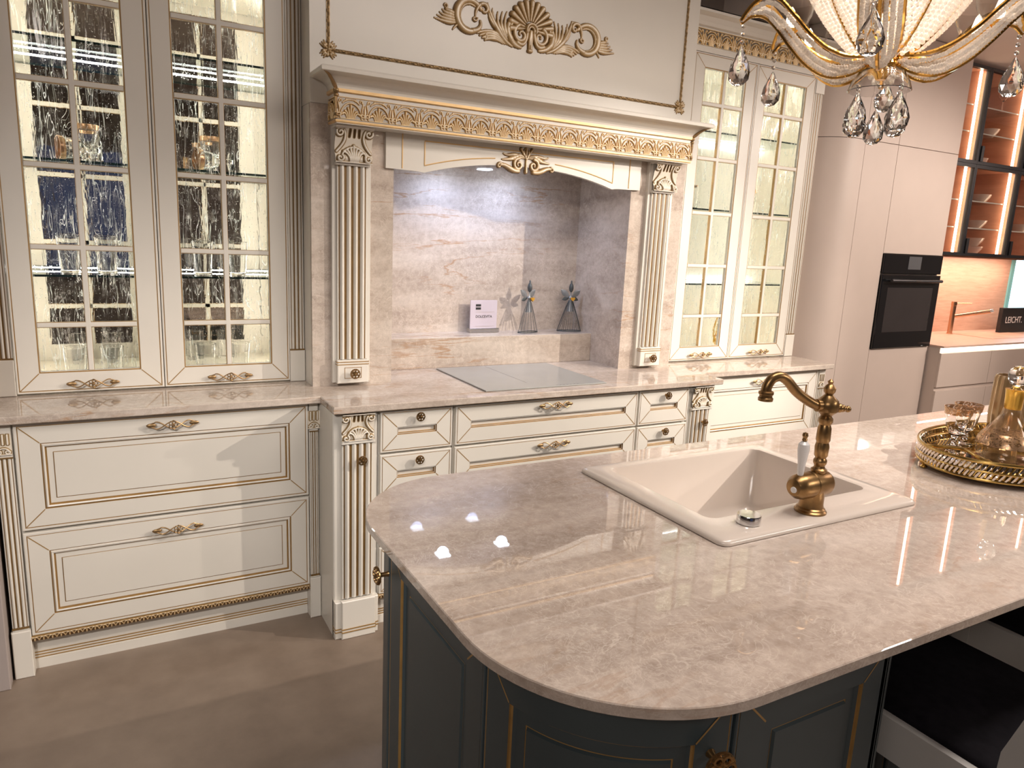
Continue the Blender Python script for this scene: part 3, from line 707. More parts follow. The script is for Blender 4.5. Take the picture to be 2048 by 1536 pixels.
# ------------------------------------------------------------------ worktop along the wall
mb = MB(); poly = [(-1.972,.655),(-1.972,-.033),(-.940,-.033),(-.940,-.222),(.948,-.222),(.948,-.068),(1.955,-.068),(1.955,.655)]
def inset_poly(P, d):
    n = len(P); o = []
    for i in range(n):
        a, b, c = Vector(P[i-1]), Vector(P[i]), Vector(P[(i+1) % n])
        e1 = (b-a).normalized(); e2 = (c-b).normalized(); n1 = Vector((-e1.y, e1.x)); n2 = Vector((-e2.y, e2.x))
        k = (n1+n2); k = k/(k.length_squared)*2 if k.length > 1e-6 else n1
        o.append((b.x+k.x*d, b.y+k.y*d))
    return o
def slab(mb, P, z0, z1, c=.003):
    R = [(inset_poly(P, c), z0), (P, z0+c), (P, z1-c), (inset_poly(P, c), z1)]
    mb.loft([[(x, y, z) for x, y in q] for q, z in R], 0, cap0=True, cap1=True)
slab(mb, poly, .893, .92)
solo('wall_worktop', mb, STONE, (0, .2, .893), 'polished beige stone worktop stepping along the cream cabinets on the back wall', 'worktop')

# ------------------------------------------------------------------ stone niche
t = thing('stone_niche', (0, .4, .92), 'beige stone cooking niche with ledge between the two columns', 'niche')
for s in (-1, 1):
    a, b = sorted((s*.595, s*.923)); part('stone_slab', MB().box(a, b, .15, .17, .92, 2.0), STONE, t)
    a, b = sorted((s*.597, s*.617)); part('stone_slab', MB().box(a, b, .17, .60, .92, 2.0), STONE, t)
part('stone_slab', MB().box(-.597, .597, .582, .602, .92, 2.0), STONE, t)
for s in (-1, 1):
    a, b = sorted((s*.903, s*.922)); part('side_return', MB().box(a, b, .1705, .65, .92, 2.0), CREAM, t)
part('stone_ledge', MB().cbox(-.597, .597, .401, .582, .92, 1.065, .002), STONE, t)

# ------------------------------------------------------------------ hood and mantel
t = thing('range_hood', (0, .3, 1.77), 'cream mantel range hood with gold carved frieze over the stone niche', 'hood')
part('chimney', MB().box(-.923, .923, .15, .655, 2.001, CEIL-.002), CREAM, t)
mo = MB()
def rope(mb, p0, p1):
    p0 = Vector(p0); p1 = Vector(p1); L = (p1-p0).length; n = int(L/.0115); d = (p1-p0).normalized()
    for k in range(n):
        c = p0+d*(L*(k+.5)/n); tw = .0022*math.sin(k*2.1)
        ax = (abs(d.x)*.004+.0046, .0058, abs(d.z)*.004+.0046)
        mb.ball((c.x+tw*abs(d.z), c.y-.001, c.z+tw*abs(d.x)), 1, 0, 1, ax)
    for s in (-1, 1): mb.tube([p0+Vector((s*.005*abs(d.z), .001, s*.005*abs(d.x))), p1+Vector((s*.005*abs(d.z), .001, s*.005*abs(d.x)))], .0016, 5)
rope(mo, (-.852, .147, 2.192), (.852, .147, 2.192)); rope(mo, (-.855, .147, 2.192), (-.855, .147, 2.88)); rope(mo, (.848, .147, 2.192), (.848, .147, 2.88)); rope(mo, (-.852, .147, 2.88), (.852, .147, 2.88))
part('rope_moulding', mo, ROPE, t, 'gold twisted rope moulding', fix=False)
for x, z in ((-.855, 2.192), (.848, 2.192), (-.855, 2.88), (.848, 2.88)): place('corner_rosette', ROSE, (x, .149, z), t)
place('carved_crest', CREST, (0, .150, 2.322), t)
# cornice swept round three sides
def sweep3(mb, prof, hw, y0, yb):
    for (o0, z0, _), (o1, z1, mi) in zip(prof, prof[1:]):
        mb.loft([[(-hw-o0, yb, z0), (-hw-o0, y0-o0, z0), (hw+o0, y0-o0, z0), (hw+o0, yb, z0)], [(-hw-o1, yb, z1), (-hw-o1, y0-o1, z1), (hw+o1, y0-o1, z1), (hw+o1, yb, z1)]], mi, closed=False)
cv = MB()
prof = [(0,1.926,0),(.004,1.930,1),(.004,1.936,1),(0,1.938,0),(0,2.030,0),(.003,2.030,1),(.009,2.033,1),(.009,2.043,1),(.005,2.044,1),(.005,2.045,0)]
prof += [(.005+.060*(1-math.cos(a)), 2.045+.041*math.sin(a), 0) for a in [PI/2*k/8 for k in range(1, 9)]]
prof += [(.070,2.088,0),(.071,2.100,0),(.066,2.106,0)]
sweep3(cv, prof, .853, .047, .17)
cv.box(-.919, .919, -.019, .17, 2.100, 2.106).box(-.853, .853, .047, .17, 1.924, 1.93)
part('cornice', cv, [CREAM, GOLDL], t, ang=30)
for k in range(16): place('palmette', PALM, (-.8535+(k+.5)*1.707/16, .048, 1.940), t)
for s in (-1, 1):
    o = place('palmette', PALM, (s*.852, .10, 1.940), t, (0, 0, -s*PI/2*-1)); 
    c = MB(); c.tube([(s*(.853+.003+q*.058), .047-.003-q*.058, 2.045+.043*math.sin(q*PI/2)) for q in [k/8 for k in range(9)]], [.007,.008,.007,.006,.006,.005,.005,.004,.003], 8)
    for zz, r in ((2.036, .012), (2.020, .010), (1.952, .010), (1.995, .007), (1.975, .006)): c.sphere((s*.854, .046, zz), r, 10, 6, 0, (1,1,.85))
    c.tube([(s*.855, .045, z) for z in (2.02, 2.0, 1.97, 1.94)], [.005,.006,.004,.007], 8)
    part('corner_scroll', c, BRASSL, t)
# valance with arch
def archz(x):
    a = abs(x)
    if a > .47: return 1.788+(.47-a)*-.0
    u = a/.47; return 1.782+.062*(1-u**2.2)
bot = [(-.633,1.788),(-.50,1.786)]+[(-.47+.94*k/32, archz(-.47+.94*k/32)) for k in range(33)]+[(.50,1.786),(.633,1.788)]
va = MB().prism(bot+[(.633,1.93),(-.633,1.93)], .135, .158, 'y')
for s in (-1, 1): va.tube([(s*.565, .1345, 1.792), (s*.565, .1345, 1.93)], .0025, 6, 1)
gl = [(-.47+.32*k/12) for k in range(13)]
for s in (-1, 1):
    va.tube([(s*x, .1345, archz(x)+.028) for x in gl], .0025, 6, 1)
    va.tube([(s*.47, .1345, 1.812), (s*.47, .1345, 1.905)], .0025, 6, 1)
va.tube([(-.47, .1345, 1.905), (.47, .1345, 1.905)], .0025, 6, 1)
part('valance', va, [CREAM, GOLDL], t)
place('valance_crest', VALCREST, (0, .135, 1.826), t)
part('canopy', MB().box(-.595, .595, .17, .58, 1.878, 1.923), STEEL, t)
for x in (-.22, .115):
    part('downlight', MB().box(x-.03, x+.03, .375, .435, 1.874, 1.8778), LED_H, t)
    spot('hood_light', (x, .405, 1.868), (x, .42, .9), 8, 2.9, .9, .03, (.50,.62,1))
# upper columns
def upper_column(s):
    cx = -.772 if s < 0 else .758
    t = thing('fluted_column', (cx, .13, .93), 'cream fluted column with carved capital at the %s of the niche' % ('left' if s < 0 else 'right'), 'column', 'columns beside the niche')
    part('back_panel', MB().cbox(cx-.077, cx+.077, .130, .150, .935, 1.923, .002), CREAM, t)
    mb = MB().cbox(cx-.060, cx+.060, .120, .132, 1.03, 1.79, .002); flutes(mb, cx-.054, cx+.054, .120, 1.032, 1.785, 4, .009)
    part('fluted_shaft', mb, [CREAM, GOLDD], t, ang=40)
    b = MB().cbox(cx-.064, cx+.064, .105, .132, .935, 1.03, .003)
    for z in (1.012, 1.022): b.box(cx-.0655, cx+.0655, .1035, .13, z-.0015, z+.0015, 1)
    for z0, z1, a0, a1 in ((.955,.957,-.035,.035),(.998,1.0,-.035,.035),(.955,1.0,-.035,-.033),(.955,1.0,.033,.035)): b.box(cx+a0, cx+a1, .1042, .106, z0, z1, 1)
    bp = part('base_block', b, [CREAM, GOLD], t); place('knob', KNOBL, (cx+.002, .105, .977), bp)
    place('capital', CAP_UP, (cx, .118, 1.79), t)
    part('capital_core', MB().box(cx-.069, cx+.069, .117, .15, 1.79, 1.92).cbox(cx-.074, cx+.074, .075, .15, 1.915, 1.9245, .003).cbox(cx-.068, cx+.068, .104, .15, 1.782, 1.793, .003), CREAM, t)
upper_column(-1); upper_column(1)

# ------------------------------------------------------------------ hob, sign, angels
hb = MB(); slab(hb, [(-.296,.371),(-.296,-.148),(.308,-.148),(.308,.371)], .9205, .926, .0015)
hob = thing('induction_hob', (0, .1, .92), 'flat grey glass induction hob set into the wall worktop', 'hob')
part('glass_plate', hb, HOBM, hob)
mk = MB()
for x in (-.05,): mk.box(x-.0006, x+.0006, -.05, .36, .9261, .9263)
for k in range(7): mk.box(.05+k*.018, .058+k*.018, -.136, -.132, .9261, .9263)
part('touch_controls', mk, INK, hob)
def text_mesh(body, size, mat, depth=.0004):
    cu = bpy.data.curves.new('lettering', 'FONT'); cu.body = body; cu.size = size; cu.extrude = depth; cu.align_x = 'LEFT'
    o = bpy.data.objects.new('tmp', cu); COL.objects.link(o); bpy.context.view_layer.update()
    me = bpy.data.meshes.new_from_object(o.evaluated_get(bpy.context.evaluated_depsgraph_get()))
    bpy.data.objects.remove(o); me.materials.clear(); me.materials.append(mat); return me
t = thing('table_sign', (.022, .535, 1.065), 'small pale acrylic sign reading DOLCEVITA on the niche ledge', 'sign')
part('holder', MB().cbox(-.057, .106, .515, .555, 1.065, 1.087, .002), STEEL, t)
part('card', MB().cbox(-.050, .100, .533, .537, 1.075, 1.226, .001), PRINT, t)
lg = MB().box(-.020, .008, .5318, .533, 1.196, 1.207).box(-.020, .008, .5318, .533, 1.180, 1.191)
part('logo', lg, INK, t)
part('rule_line', MB().box(-.020, .085, .5322, .533, 1.168, 1.1688).box(-.020, .085, .5322, .533, 1.096, 1.0968), GREYP, t)
o = obj('lettering', text_mesh('DOLCEVITA', .0185, INK), Vector((-.020, .5325, 1.139))-Vector((.022, .535, 1.065)), t, (PI/2, 0, 0)); o.scale = (.92, 1, 1)
def angel(x, y, label, rz):
    t = thing('wire_angel', (x, y, 1.065), label, 'figurine', 'wire angels on the niche ledge'); t.rotation_euler = (0, 0, rz)
    z0 = 1.065
    def rad(q): return .058*(1-q)**.85+.007
    wr = MB(); 
    for k in range(16):
        a = 2*PI*k/16; wr.tube([(x+rad(q)*math.cos(a), y+rad(q)*math.sin(a)*.42, z0+.003+.165*q) for q in [i/8 for i in range(9)]], .0011, 4)
    wr.tube([(x+.0655*math.cos(a), y+.0655*math.sin(a)*.42, z0+.0022) for a in [2*PI*k/28 for k in range(28)]], .0022, 5, closed=True)
    part('wire_skirt', wr, WIRE, t, fix=False)
    part('bodice', MB().lathe([(.022,.105),(.017,.125),(.010,.155),(.008,.172),(.012,.178),(.004,.19),(.004,.21)], 14, (x, y, z0), sq=.6), WIREL, t)
    part('head', MB().lathe([(.001,.205),(.009,.212),(.0125,.228),(.010,.244),(.004,.254),(.0045,.262),(.001,.268)], 14, (x, y, z0)), WIRE, t)
    for s in (-1, 1):
        for (dx, dz, l, wd) in ((.046*s, .040, 1, .016), (.038*s, -.014, 1, .011)):
            a = Vector((x+.006*s, y+.008, z0+.178)); b = a+Vector((dx, .004, dz)); n = Vector((-(b-a).z, 0, (b-a).x)).normalized()
            L = []
            for q, ww in ((0,.1),(.25,.75),(.55,1),(.8,.65),(1,.05)):
                L.append((a+(b-a)*q, n*wd*ww))
            wg = MB(); wg.loft([[p-q, p+Vector((0,-.002,0)), p+q, p+Vector((0,.002,0))] for p, q in L], 0, cap0=True, cap1=True); part('wing', wg, WIREL if dz > 0 else WIRE, t)
    h = MB(); hp = [(.016*math.sin(a)**3*.75, (.013*math.cos(a)-.005*math.cos(2*a)-.002*math.cos(3*a))*.75) for a in [2*PI*k/24 for k in range(24)]]
    h.prism([(x+.008+p[0], z0+.172+p[1]) for p in hp], y-.020, y-.012, 'y'); part('heart', h, HEART, t)
angel(.262, .492, 'grey wire angel with gold heart nearer the sign on the niche ledge', .25)
angel(.520, .500, 'grey wire angel with gold heart in the right corner of the niche ledge', -.35)

# ------------------------------------------------------------------ glassware in the display cabinets
def tumbler_mesh():
    fl = lambda j, z: (.03*math.cos(j*PI) if .01 < z < .07 else 0)
    mb = MB().lathe([(.030,0),(.032,.004),(.036,.07),(.041,.132),(.0395,.133),(.034,.07),(.029,.012),(.0005,.011)], 28, flute=fl)
    return mesh('cut_tumbler', mb, TUMB)
def goblet_mesh():
    mb = MB().lathe([(.036,0),(.036,.003),(.012,.008),(.008,.014),(.011,.022),(.007,.034),(.009,.042),(.014,.05),(.028,.06),(.036,.085),(.042,.132),(.0405,.132),(.034,.085),(.024,.064),(.0005,.06)], 24, flute=lambda j, z: (.025*math.cos(j*PI) if .05 < z < .11 else 0))
    return mesh('goblet_body', mb, TUMB)
def rim_mesh():
    return mesh('gilt_rim', MB().lathe([(.0412,.116),(.0428,.132),(.0424,.1335),(.0400,.1335),(.0402,.131),(.0408,.118)], 24), GILT)
TM, GM, RM = tumbler_mesh(), goblet_mesh(), rim_mesh()
spots4 = (('leftmost', -1.735), ('second from left', -1.615), ('third from left', -1.285), ('rightmost', -1.155))
for nm, x in spots4:
    tag(obj('tumbler', TM, (x, .42, 1.3412)), 'cut crystal tumbler, %s of four on the lowest glass shelf' % nm, 'glass', 'tumblers on the glass shelf')
for nm, x in spots4:
    tag(obj('tumbler', TM, (x-.005, .40, .9362)), 'cut crystal tumbler, %s of four behind the bottom panes' % nm, 'glass', 'tumblers on the cabinet floor')
def goblet(loc, rot, label, group):
    t = thing('goblet', loc, label, 'glass', group); t.rotation_euler = rot
    for n, m in (('bowl', GM), ('gilt_rim', RM)): obj(n, m, (0,0,0), t)
goblet((-1.655, .45, 1.7372), (0,0,0), 'gold-rimmed crystal goblet standing upright on the middle shelf behind the left door', 'goblets in the left display cabinet')
goblet((-1.615, .40, 1.7372+.042), (0,-1.585,.25), 'gold-rimmed crystal goblet lying on its side behind the left door', 'goblets in the left display cabinet')
goblet((-1.235, .45, 1.7372), (0,0,0), 'gold-rimmed crystal goblet standing upright on the middle shelf behind the right door', 'goblets in the left display cabinet')
goblet((-1.170, .40, 1.7372+.042), (0,-1.585,.25), 'gold-rimmed crystal goblet lying on its side behind the right door', 'goblets in the left display cabinet')
# right cabinet
goblet((1.66, .42, 1.7372), (0,0,0), 'gold-rimmed crystal goblet on the middle shelf of the right display cabinet', None)
t = thing('glass_jar', (1.19, .42, 1.7372), 'clear glass jar with thin gold rim on the middle shelf of the right display cabinet', 'jar')
part('jar_body', MB().lathe([(.05,0),(.056,.004),(.06,.05),(.055,.11),(.053,.125),(.0515,.125),(.053,.11),(.057,.05),(.05,.008),(.0005,.008)], 24, (1.19,.42,1.7372)), TUMB, t)
part('gilt_rim', MB().lathe([(.0535,.118),(.054,.126),(.051,.126),(.051,.118)], 24, (1.19,.42,1.7372)), GILT, t)
t = thing('gilded_ornament', (1.53, .40, .9362), 'ornate gold leaf-shaped ornament on the floor of the right display cabinet', 'ornament')
gm = MB()
for k in range(9):
    a = math.radians(20+k*17.5); L = .12+.05*math.sin(PI*k/8)
    gm.tube([(1.53+q*L*math.cos(a)*.5, .41-.02*q, .975+q*L*math.sin(a)) for q in [i/6 for i in range(7)]], [.004,.007,.010,.011,.010,.008,.003], 6)
gm.tube([(1.53+.062*math.cos(a), .40, 1.06+.105*math.sin(a)) for a in [2*PI*k/28 for k in range(28)]], .006, 6, closed=True)
part('leaf_fan', gm, AMBER, t, fix=False)
part('foot', MB().lathe([(.04,0),(.04,.004),(.012,.012),(.01,.04),(.014,.05)], 16, (1.53,.41,.9362)), AMBER, t)

# ------------------------------------------------------------------ oven tower
def arc(cx, cy, r, a0, a1, n): return [(cx+r*math.cos(math.radians(a0+(a1-a0)*k/n)), cy+r*math.sin(math.radians(a0+(a1-a0)*k/n))) for k in range(n+1)]
t = thing('oven_tower', (2.56, .4, 0), 'tall taupe handleless tower unit with rounded end beside the right display cabinet', 'cabinet')
part('carcass', MB().prism([(1.968,.655),(1.968,.37)]+arc(2.188,.37,.218,180,270,12)[1:]+[(2.24,.152),(3.16,.152),(3.16,.655)], .02, 2.795), GREYP, t)
def curved(z0, z1):
    o = [(1.958,.655)]+arc(2.188,.371,.230,180,270,20)+[(2.2445,.141)]; i = [(2.2445,.152)]+arc(2.188,.371,.219,270,180,20)+[(1.969,.655)]
    return MB().prism(o+i, z0, z1)
part('curved_end_panel', curved(.06, 2.1815), TAUPE, t); part('curved_end_panel', curved(2.1845, 2.795), TAUPE, t)
for x0, x1, z0, z1 in ((2.2475,2.5500,.06,2.1815),(2.2475,2.5500,2.1845,2.795),(2.5530,3.165,2.1845,2.795),(2.5530,3.165,1.549,2.1815),(2.5530,3.165,.06,.953)):
    part('door_panel', MB().cbox(x0, x1, .141, .153, z0, z1, .0008), TAUPE, t)
ov = thing('built_in_oven', (2.858, .15, .956), 'black glass built-in oven in the taupe tower unit', 'oven')
part('control_panel', MB().cbox(2.556, 3.158, .128, .16, 1.428, 1.546, .002), BLACKG, ov)
dr = part('oven_door', MB().cbox(2.556, 3.158, .124, .16, .956, 1.420, .003), BLACKG, ov)
part('window_glass', MB().box(2.62, 3.09, .1232, .125, 1.06, 1.34), plain('dark_oven_window', (.035,.03,.03), .06), dr)
part('display', MB().box(2.80, 2.93, .1268, .129, 1.455, 1.535), plain('oven_display', (.10,.10,.105), .2), ov)
hd = MB().tube([(2.60,.090,1.385),(3.12,.090,1.385)], .010, 10)
for x in (2.63, 3.09): hd.tube([(x,.128,1.385),(x,.09,1.385)], .007, 8)
hd.box(2.83, 2.89, .0785, .081, 1.383, 1.388, 1)
part('handle', hd, [BLACKM, STEEL], dr)

# ------------------------------------------------------------------ modern sink run
XB = 3.178
t = thing('sink_base_cabinet', (4.3, .3, 0), 'taupe handleless base cabinet with glowing grip line beside the oven tower', 'cabinet')
part('carcass', MB().cbox(XB, 5.9, .062, .655, .06, .953, .002), TAUPE, t)
for x0, x1 in ((XB+.0, 3.775), (3.779, 4.55), (4.554, 5.32), (5.324, 5.9)):
    for z0, z1 in ((.685, .915), (.07, .660)): part('drawer', MB().cbox(x0, x1, .048, .062, z0, z1, .001), TAUPE, t)
part('led_profile', MB().box(XB, 5.9, .052, .060, .919, .949), LED_U, t)
part('kickboard', MB().box(XB, 5.9, .10, .12, 0, .06), BLACKM, t)
mb = MB(); slab(mb, [(XB-.004,.655),(XB-.004,.036),(5.9,.036),(5.9,.655)], .9535, .966, .001)
solo('terracotta_worktop', mb, WTOP, (4.3, .3, .953), 'thin pale terracotta worktop glowing beside the oven tower', 'worktop')
sk = MB().box(4.05, 4.75, .22, .50, .9662, .9672); solo('inset_sink', MB().box(4.05, 4.75, .20, .50, .9664, .968).box(4.07, 4.73, .22, .48, .968, .9683), OAK, (4.4, .35, .9664), 'flat terracotta inset sink in the modern worktop', 'sink')
solo('oak_backsplash', MB().box(3.17, 4.968, .630, .655, .967, 1.552), OAK, (4, .64, .967), 'warm lit oak backsplash panel behind the modern worktop', 'panel')
wd = struct('window_2', MB().box(5.02, 5.9, .645, .655, .967, 1.552).box(4.97, 5.02, .62, .655, .967, 1.552, 1), [WINDOW, plain('cyan_frame', (.25,.62,.66), .4)])
t = thing('sink_tap', (4.02, .50, .967), 'slim copper kitchen tap on the modern worktop', 'tap')
part('tap_body', MB().lathe([(.022,0),(.022,.004),(.018,.006),(.018,.215),(.020,.217),(.020,.245),(.001,.246)], 16, (4.02,.50,.967)), COPPER, t)
part('spout', MB().tube([(4.02,.50,1.10),(4.10,.42,1.125),(4.20,.33,1.155)], .014, 12), COPPER, t)
part('spout_tip', MB().tube([(4.20,.33,1.155),(4.215,.317,1.160)], .0155, 12), CHROME, t)
part('lever', MB().tube([(4.02,.50,1.20),(4.14,.44,1.205)], .005, 8), COPPER, t)
t = thing('brand_sign', (4.78, .46, .966), 'black sign block reading LEICHT on the modern worktop', 'sign')
part('block', MB().cbox(4.60, 5.02, .44, .47, .9665, 1.165, .002), INK, t)
o = obj('lettering', text_mesh('LEICHT.', .072, INKW, .0006), Vector((4.655,.4395,1.045))-Vector((4.78,.46,.966)), t, (PI/2,0,0)); 
# glass wall cabinets
t = thing('glass_wall_cabinet', (4.2, .42, 1.555), 'black framed glass wall cabinet with terracotta interior and light strips', 'cabinet')
XS = (3.19, 3.565, 4.12, 4.68, 5.24); ZS = (1.555, 2.165, 2.78)
cb = MB().box(3.17, 5.26, .640, .652, 1.557, 2.778)
part('back_panel', cb, TERRA, t)
fr = MB()
for z in ZS: fr.box(3.17, 5.26, .275, .640, z-.012, z+.012)
part('carcass', fr, TERRA, t)
for x in XS: part('partition', MB().box(x-.010, x+.010, .275, .640, 1.567, 2.768), TERRA, t)
for j in range(2):
    for k in range(4):
        a, b, z0, z1 = XS[k], XS[k+1], ZS[j], ZS[j+1]; f = MB(); q = .017
        f.box(a+.001, a+q, .245, .272, z0+.001, z1-.001).box(b-q, b-.001, .245, .272, z0+.001, z1-.001).box(a+q, b-q, .245, .272, z0+.001, z0+q+.006).box(a+q, b-q, .245, .272, z1-q-.006, z1-.001)
        d = part('door', f, BLACKM, t); part('pane', MB().box(a+q, b-q, .256, .260, z0+q+.006, z1-q-.006), CLEAR, d)
        part('finger_pull', MB().box(a+q, a+q+.03, .236, .246, z0+.02, z0+.12) if True else None, BLACKM, d)
        part('led_profile', MB().box(b-.048, b-.034, .285, .297, z0+.02, z1-.02), LED_W, t)
        for zz in ((1.749, 1.932) if j == 0 else (2.378, 2.547)):
            sf = MB().box(a+.012, b-.056, .30, .638, zz-.004, zz+.004); sf.m = [0,0,1,0,0,0]; part('glass_shelf', sf, [SHELFG, EDGEL], t, fix=False)
BOWL = mesh('bowl', MB().lathe([(.03,0),(.04,.002),(.07,.04),(.078,.06),(.075,.06),(.066,.04),(.036,.008),(.0005,.007)], 24), plain('translucent_bowl', (.66,.52,.44), .12, var=.02, coat=.5))
WINE = mesh('wine_glass', MB().lathe([(.035,0),(.035,.002),(.004,.005),(.0035,.08),(.012,.088),(.036,.12),(.040,.145),(.034,.19),(.033,.19),(.0385,.145),(.034,.12),(.010,.091),(.0005,.09)], 24), TUMB)
for i, (x, y, z, lab) in enumerate(((3.97,.42,1.9362,'pale bowl on the upper shelf of the lower middle glass door'),(3.97,.42,1.7532,'pale bowl on the lower shelf of the lower middle glass door'),(3.97,.42,1.5672,'pale bowl at the bottom of the lower middle glass door'),(3.93,.42,2.3822,'pale bowl on the lower shelf of the upper middle glass door'),(4.58,.42,1.7532,'pale bowl on the lower shelf of the lower right glass door'),(3.85,.42,2.1772,'pale bowl at the bottom of the upper middle glass door'))):
    tag(obj('bowl', BOWL, (x, y, z)), lab, 'bowl', 'bowls in the glass wall cabinet')
tag(obj('bowl', BOWL, (3.97, .42, 1.6282)), 'pale bowl stacked on another behind the lower middle glass door', 'bowl', 'bowls in the glass wall cabinet')
tag(obj('wine_glass', WINE, (3.98, .37, 2.5512)), 'front wine glass on the top shelf of the glass wall cabinet', 'glass', 'wine glasses in the wall cabinet')
tag(obj('wine_glass', WINE, (3.96, .50, 2.5512)), 'rear wine glass on the top shelf of the glass wall cabinet', 'glass', 'wine glasses in the wall cabinet')
area('under_cabinet_light', (4.1, .45, 1.54), (4.1, .55, .9), 12, 1.6, .05, (1,.70,.54))

# ------------------------------------------------------------------ island
def island_outline(o):          # o: offset inwards
    x0, y0, y1, x1 = -1.154+o, -2.087+o, -1.032-o, 2.30-o
    r1, r2 = .32-o, .27-o
    return [(x1, y1)]+arc(x0+r2, y1-r2, r2, 90, 180, 18)+arc(x0+r1, y0+r1, r1, 180, 270, 20)+[(x1, y0)]
SX0, SX1, SY0, SY1 = -.490, .145, -1.668, -1.160
bm = bmesh.new()
def ring(P, z): return [bm.verts.new((x, y, z)) for x, y in P]
hole = [(SX0,SY0),(SX1,SY0),(SX1,SY1),(SX0,SY1)]
rs = [ring(island_outline(q), z) for q, z in ((.0018,.900),(0,.9018),(0,.9182),(.0018,.920))]
hs = [ring(hole, z) for z in (.900, .920)]
def lo(a, b):
    n = len(a)
    for i in range(n): bm.faces.new((a[i], a[(i+1) % n], b[(i+1) % n], b[i]))
for a, b in zip(rs, rs[1:]): lo(a, b)
lo(hs[0], hs[1])
for outer, inner in ((rs[0], hs[0]), (rs[-1], hs[1])):
    es = []
    for L in (outer, inner):
        n = len(L)
        for i in range(n): es.append(bm.edges.get((L[i], L[(i+1) % n])) or bm.edges.new((L[i], L[(i+1) % n])))
    bmesh.ops.triangle_fill(bm, edges=es, use_beauty=True)
bmesh.ops.recalc_face_normals(bm, faces=bm.faces)
for v in bm.verts: v.co -= Vector((.5, -1.55, .90))
me = bpy.data.meshes.new('island_worktop'); bm.to_mesh(me); bm.free(); me.materials.append(STONE_I); me.shade_smooth(); me.set_sharp_from_angle(angle=math.radians(9))
tag(obj('island_worktop', me, (.5, -1.55, .90)), 'polished beige stone island worktop with rounded corners in the foreground', 'worktop')
t = thing('island_cabinet', (.5, -1.55, 0), 'dark blue-grey island cabinet with gold lines under the foreground worktop', 'cabinet')
ob = .042; xi, yn, yf = -1.154+ob, -2.087+ob, -1.032-ob
r1, r2 = .32-ob, .27-ob
core = [(2.2, yf-.02)]+arc(xi+.02+r2-.02, yf-r2, r2-.02, 90, 180, 10)+arc(xi+.02+r1-.02, yn+r1, r1-.02, 180, 270, 10)+[(-.46, yn+.02), (-.46, -1.72), (2.2, -1.72)]
core = [(x, y) for x, y in core]
cw = MB(); cin = inset_poly(core, .016)
cw.loft([[(x, y, .10) for x, y in core], [(x, y, .8985) for x, y in core], [(x, y, .8985) for x, y in cin], [(x, y, .10) for x, y in cin], [(x, y, .10) for x, y in core]], 0)
part('carcass', cw, BLUE, t)
part('kickboard', MB().prism([(2.15, yf-.06)]+[(xi+.06, yf-r2), (xi+.06, yn+r1), (-.8, yn+.06), (-.5, yn+.06), (-.5, -1.75), (2.15, -1.75)], 0, .10), BLACKM, t)
P_ISL = [(0,-.018,0),(0,-.002,0),(.002,0,0),(.005,0,0),(.0052,-.001,1),(.0072,-.001,1),(.0074,0,0),(.066,0,0),(.0662,-.004,1),(.0702,-.005,1),(.074,-.010,0),(.094,-.010,0),(.0942,-.011,1),(.0966,-.011,1),(.099,-.006,0),(.101,-.006,0)]
P_NAR = P_ISL[:7]+[(.045,0,0),(.0452,-.004,1),(.048,-.005,1),(.052,-.010,0)]
def onleft(y0): return lambda u, v, d: (xi-d, y0-u, v)
def curve_near(u, v, d):     # u arc length from left face start
    a = PI+u/r1; return (xi+r1+(r1+d)*math.cos(a), yn+r1+(r1+d)*math.sin(a), v)
def curve_far(u, v, d):
    a = PI/2+u/r2; return (xi+r2+(r2+d)*math.cos(a), yf-r2+(r2+d)*math.sin(a), v)
def curve_near2(u, v, d): return curve_near(u, v, d)
Z0, Z1 = .11, .892
ym0, ym1 = yf-r2, yn+r1            # straight left face from ym0 down to ym1
d = front('door', .003, r2*PI/2-.003, Z0, Z1, 0, P_ISL, [BLUE, GOLD], t, (.008, .065, 0), nu=12, mp=curve_far)
place('knob', KNOBL, (xi, ym0+.01, .802), d, (0, 0, -PI/2))
w1_ = ym0-ym1
d = front('door', .003, w1_-.003, Z0, Z1, 0, P_ISL, [BLUE, GOLD], t, (.008, .065, 0), mp=onleft(ym0))
d = front('door', .003, r1*PI/2-.003, Z0, Z1, 0, P_ISL, [BLUE, GOLD], t, (.008, .065, 0), nu=16, mp=curve_near)
place('knob', knob_mesh(1.35), (xi+r1-.040, yn+.0035, .806), d, (0, 0, -.25))
xd0 = xi+r1
d = front('door', xd0+.004, -.462, Z0, Z1, yn, P_ISL, [BLUE, GOLD], t, (.008, .065, 0))
part('end_panel', MB().box(-.478, -.458, yn+.0, -1.72, .10, .898), BLUE, t)
for x0, x1 in ((-.44, .12), (.13, .69), (.70, 1.26), (1.27, 1.8)):
    d = front('back_panel', x0, x1, Z0, Z1, -1.738, [(q, r, m) for q, r, m in P_ISL], [BLUE, GOLD], t, (.008, .065, 0))
    g = MB(); rope(g, (x0+.12, -1.744, .25), (x0+.12, -1.744, .75)); rope(g, (x1-.12, -1.744, .25), (x1-.12, -1.744, .75)); rope(g, (x0+.12, -1.744, .25), (x1-.12, -1.744, .25)); part('rope_moulding', g, ROPE, d, fix=False)
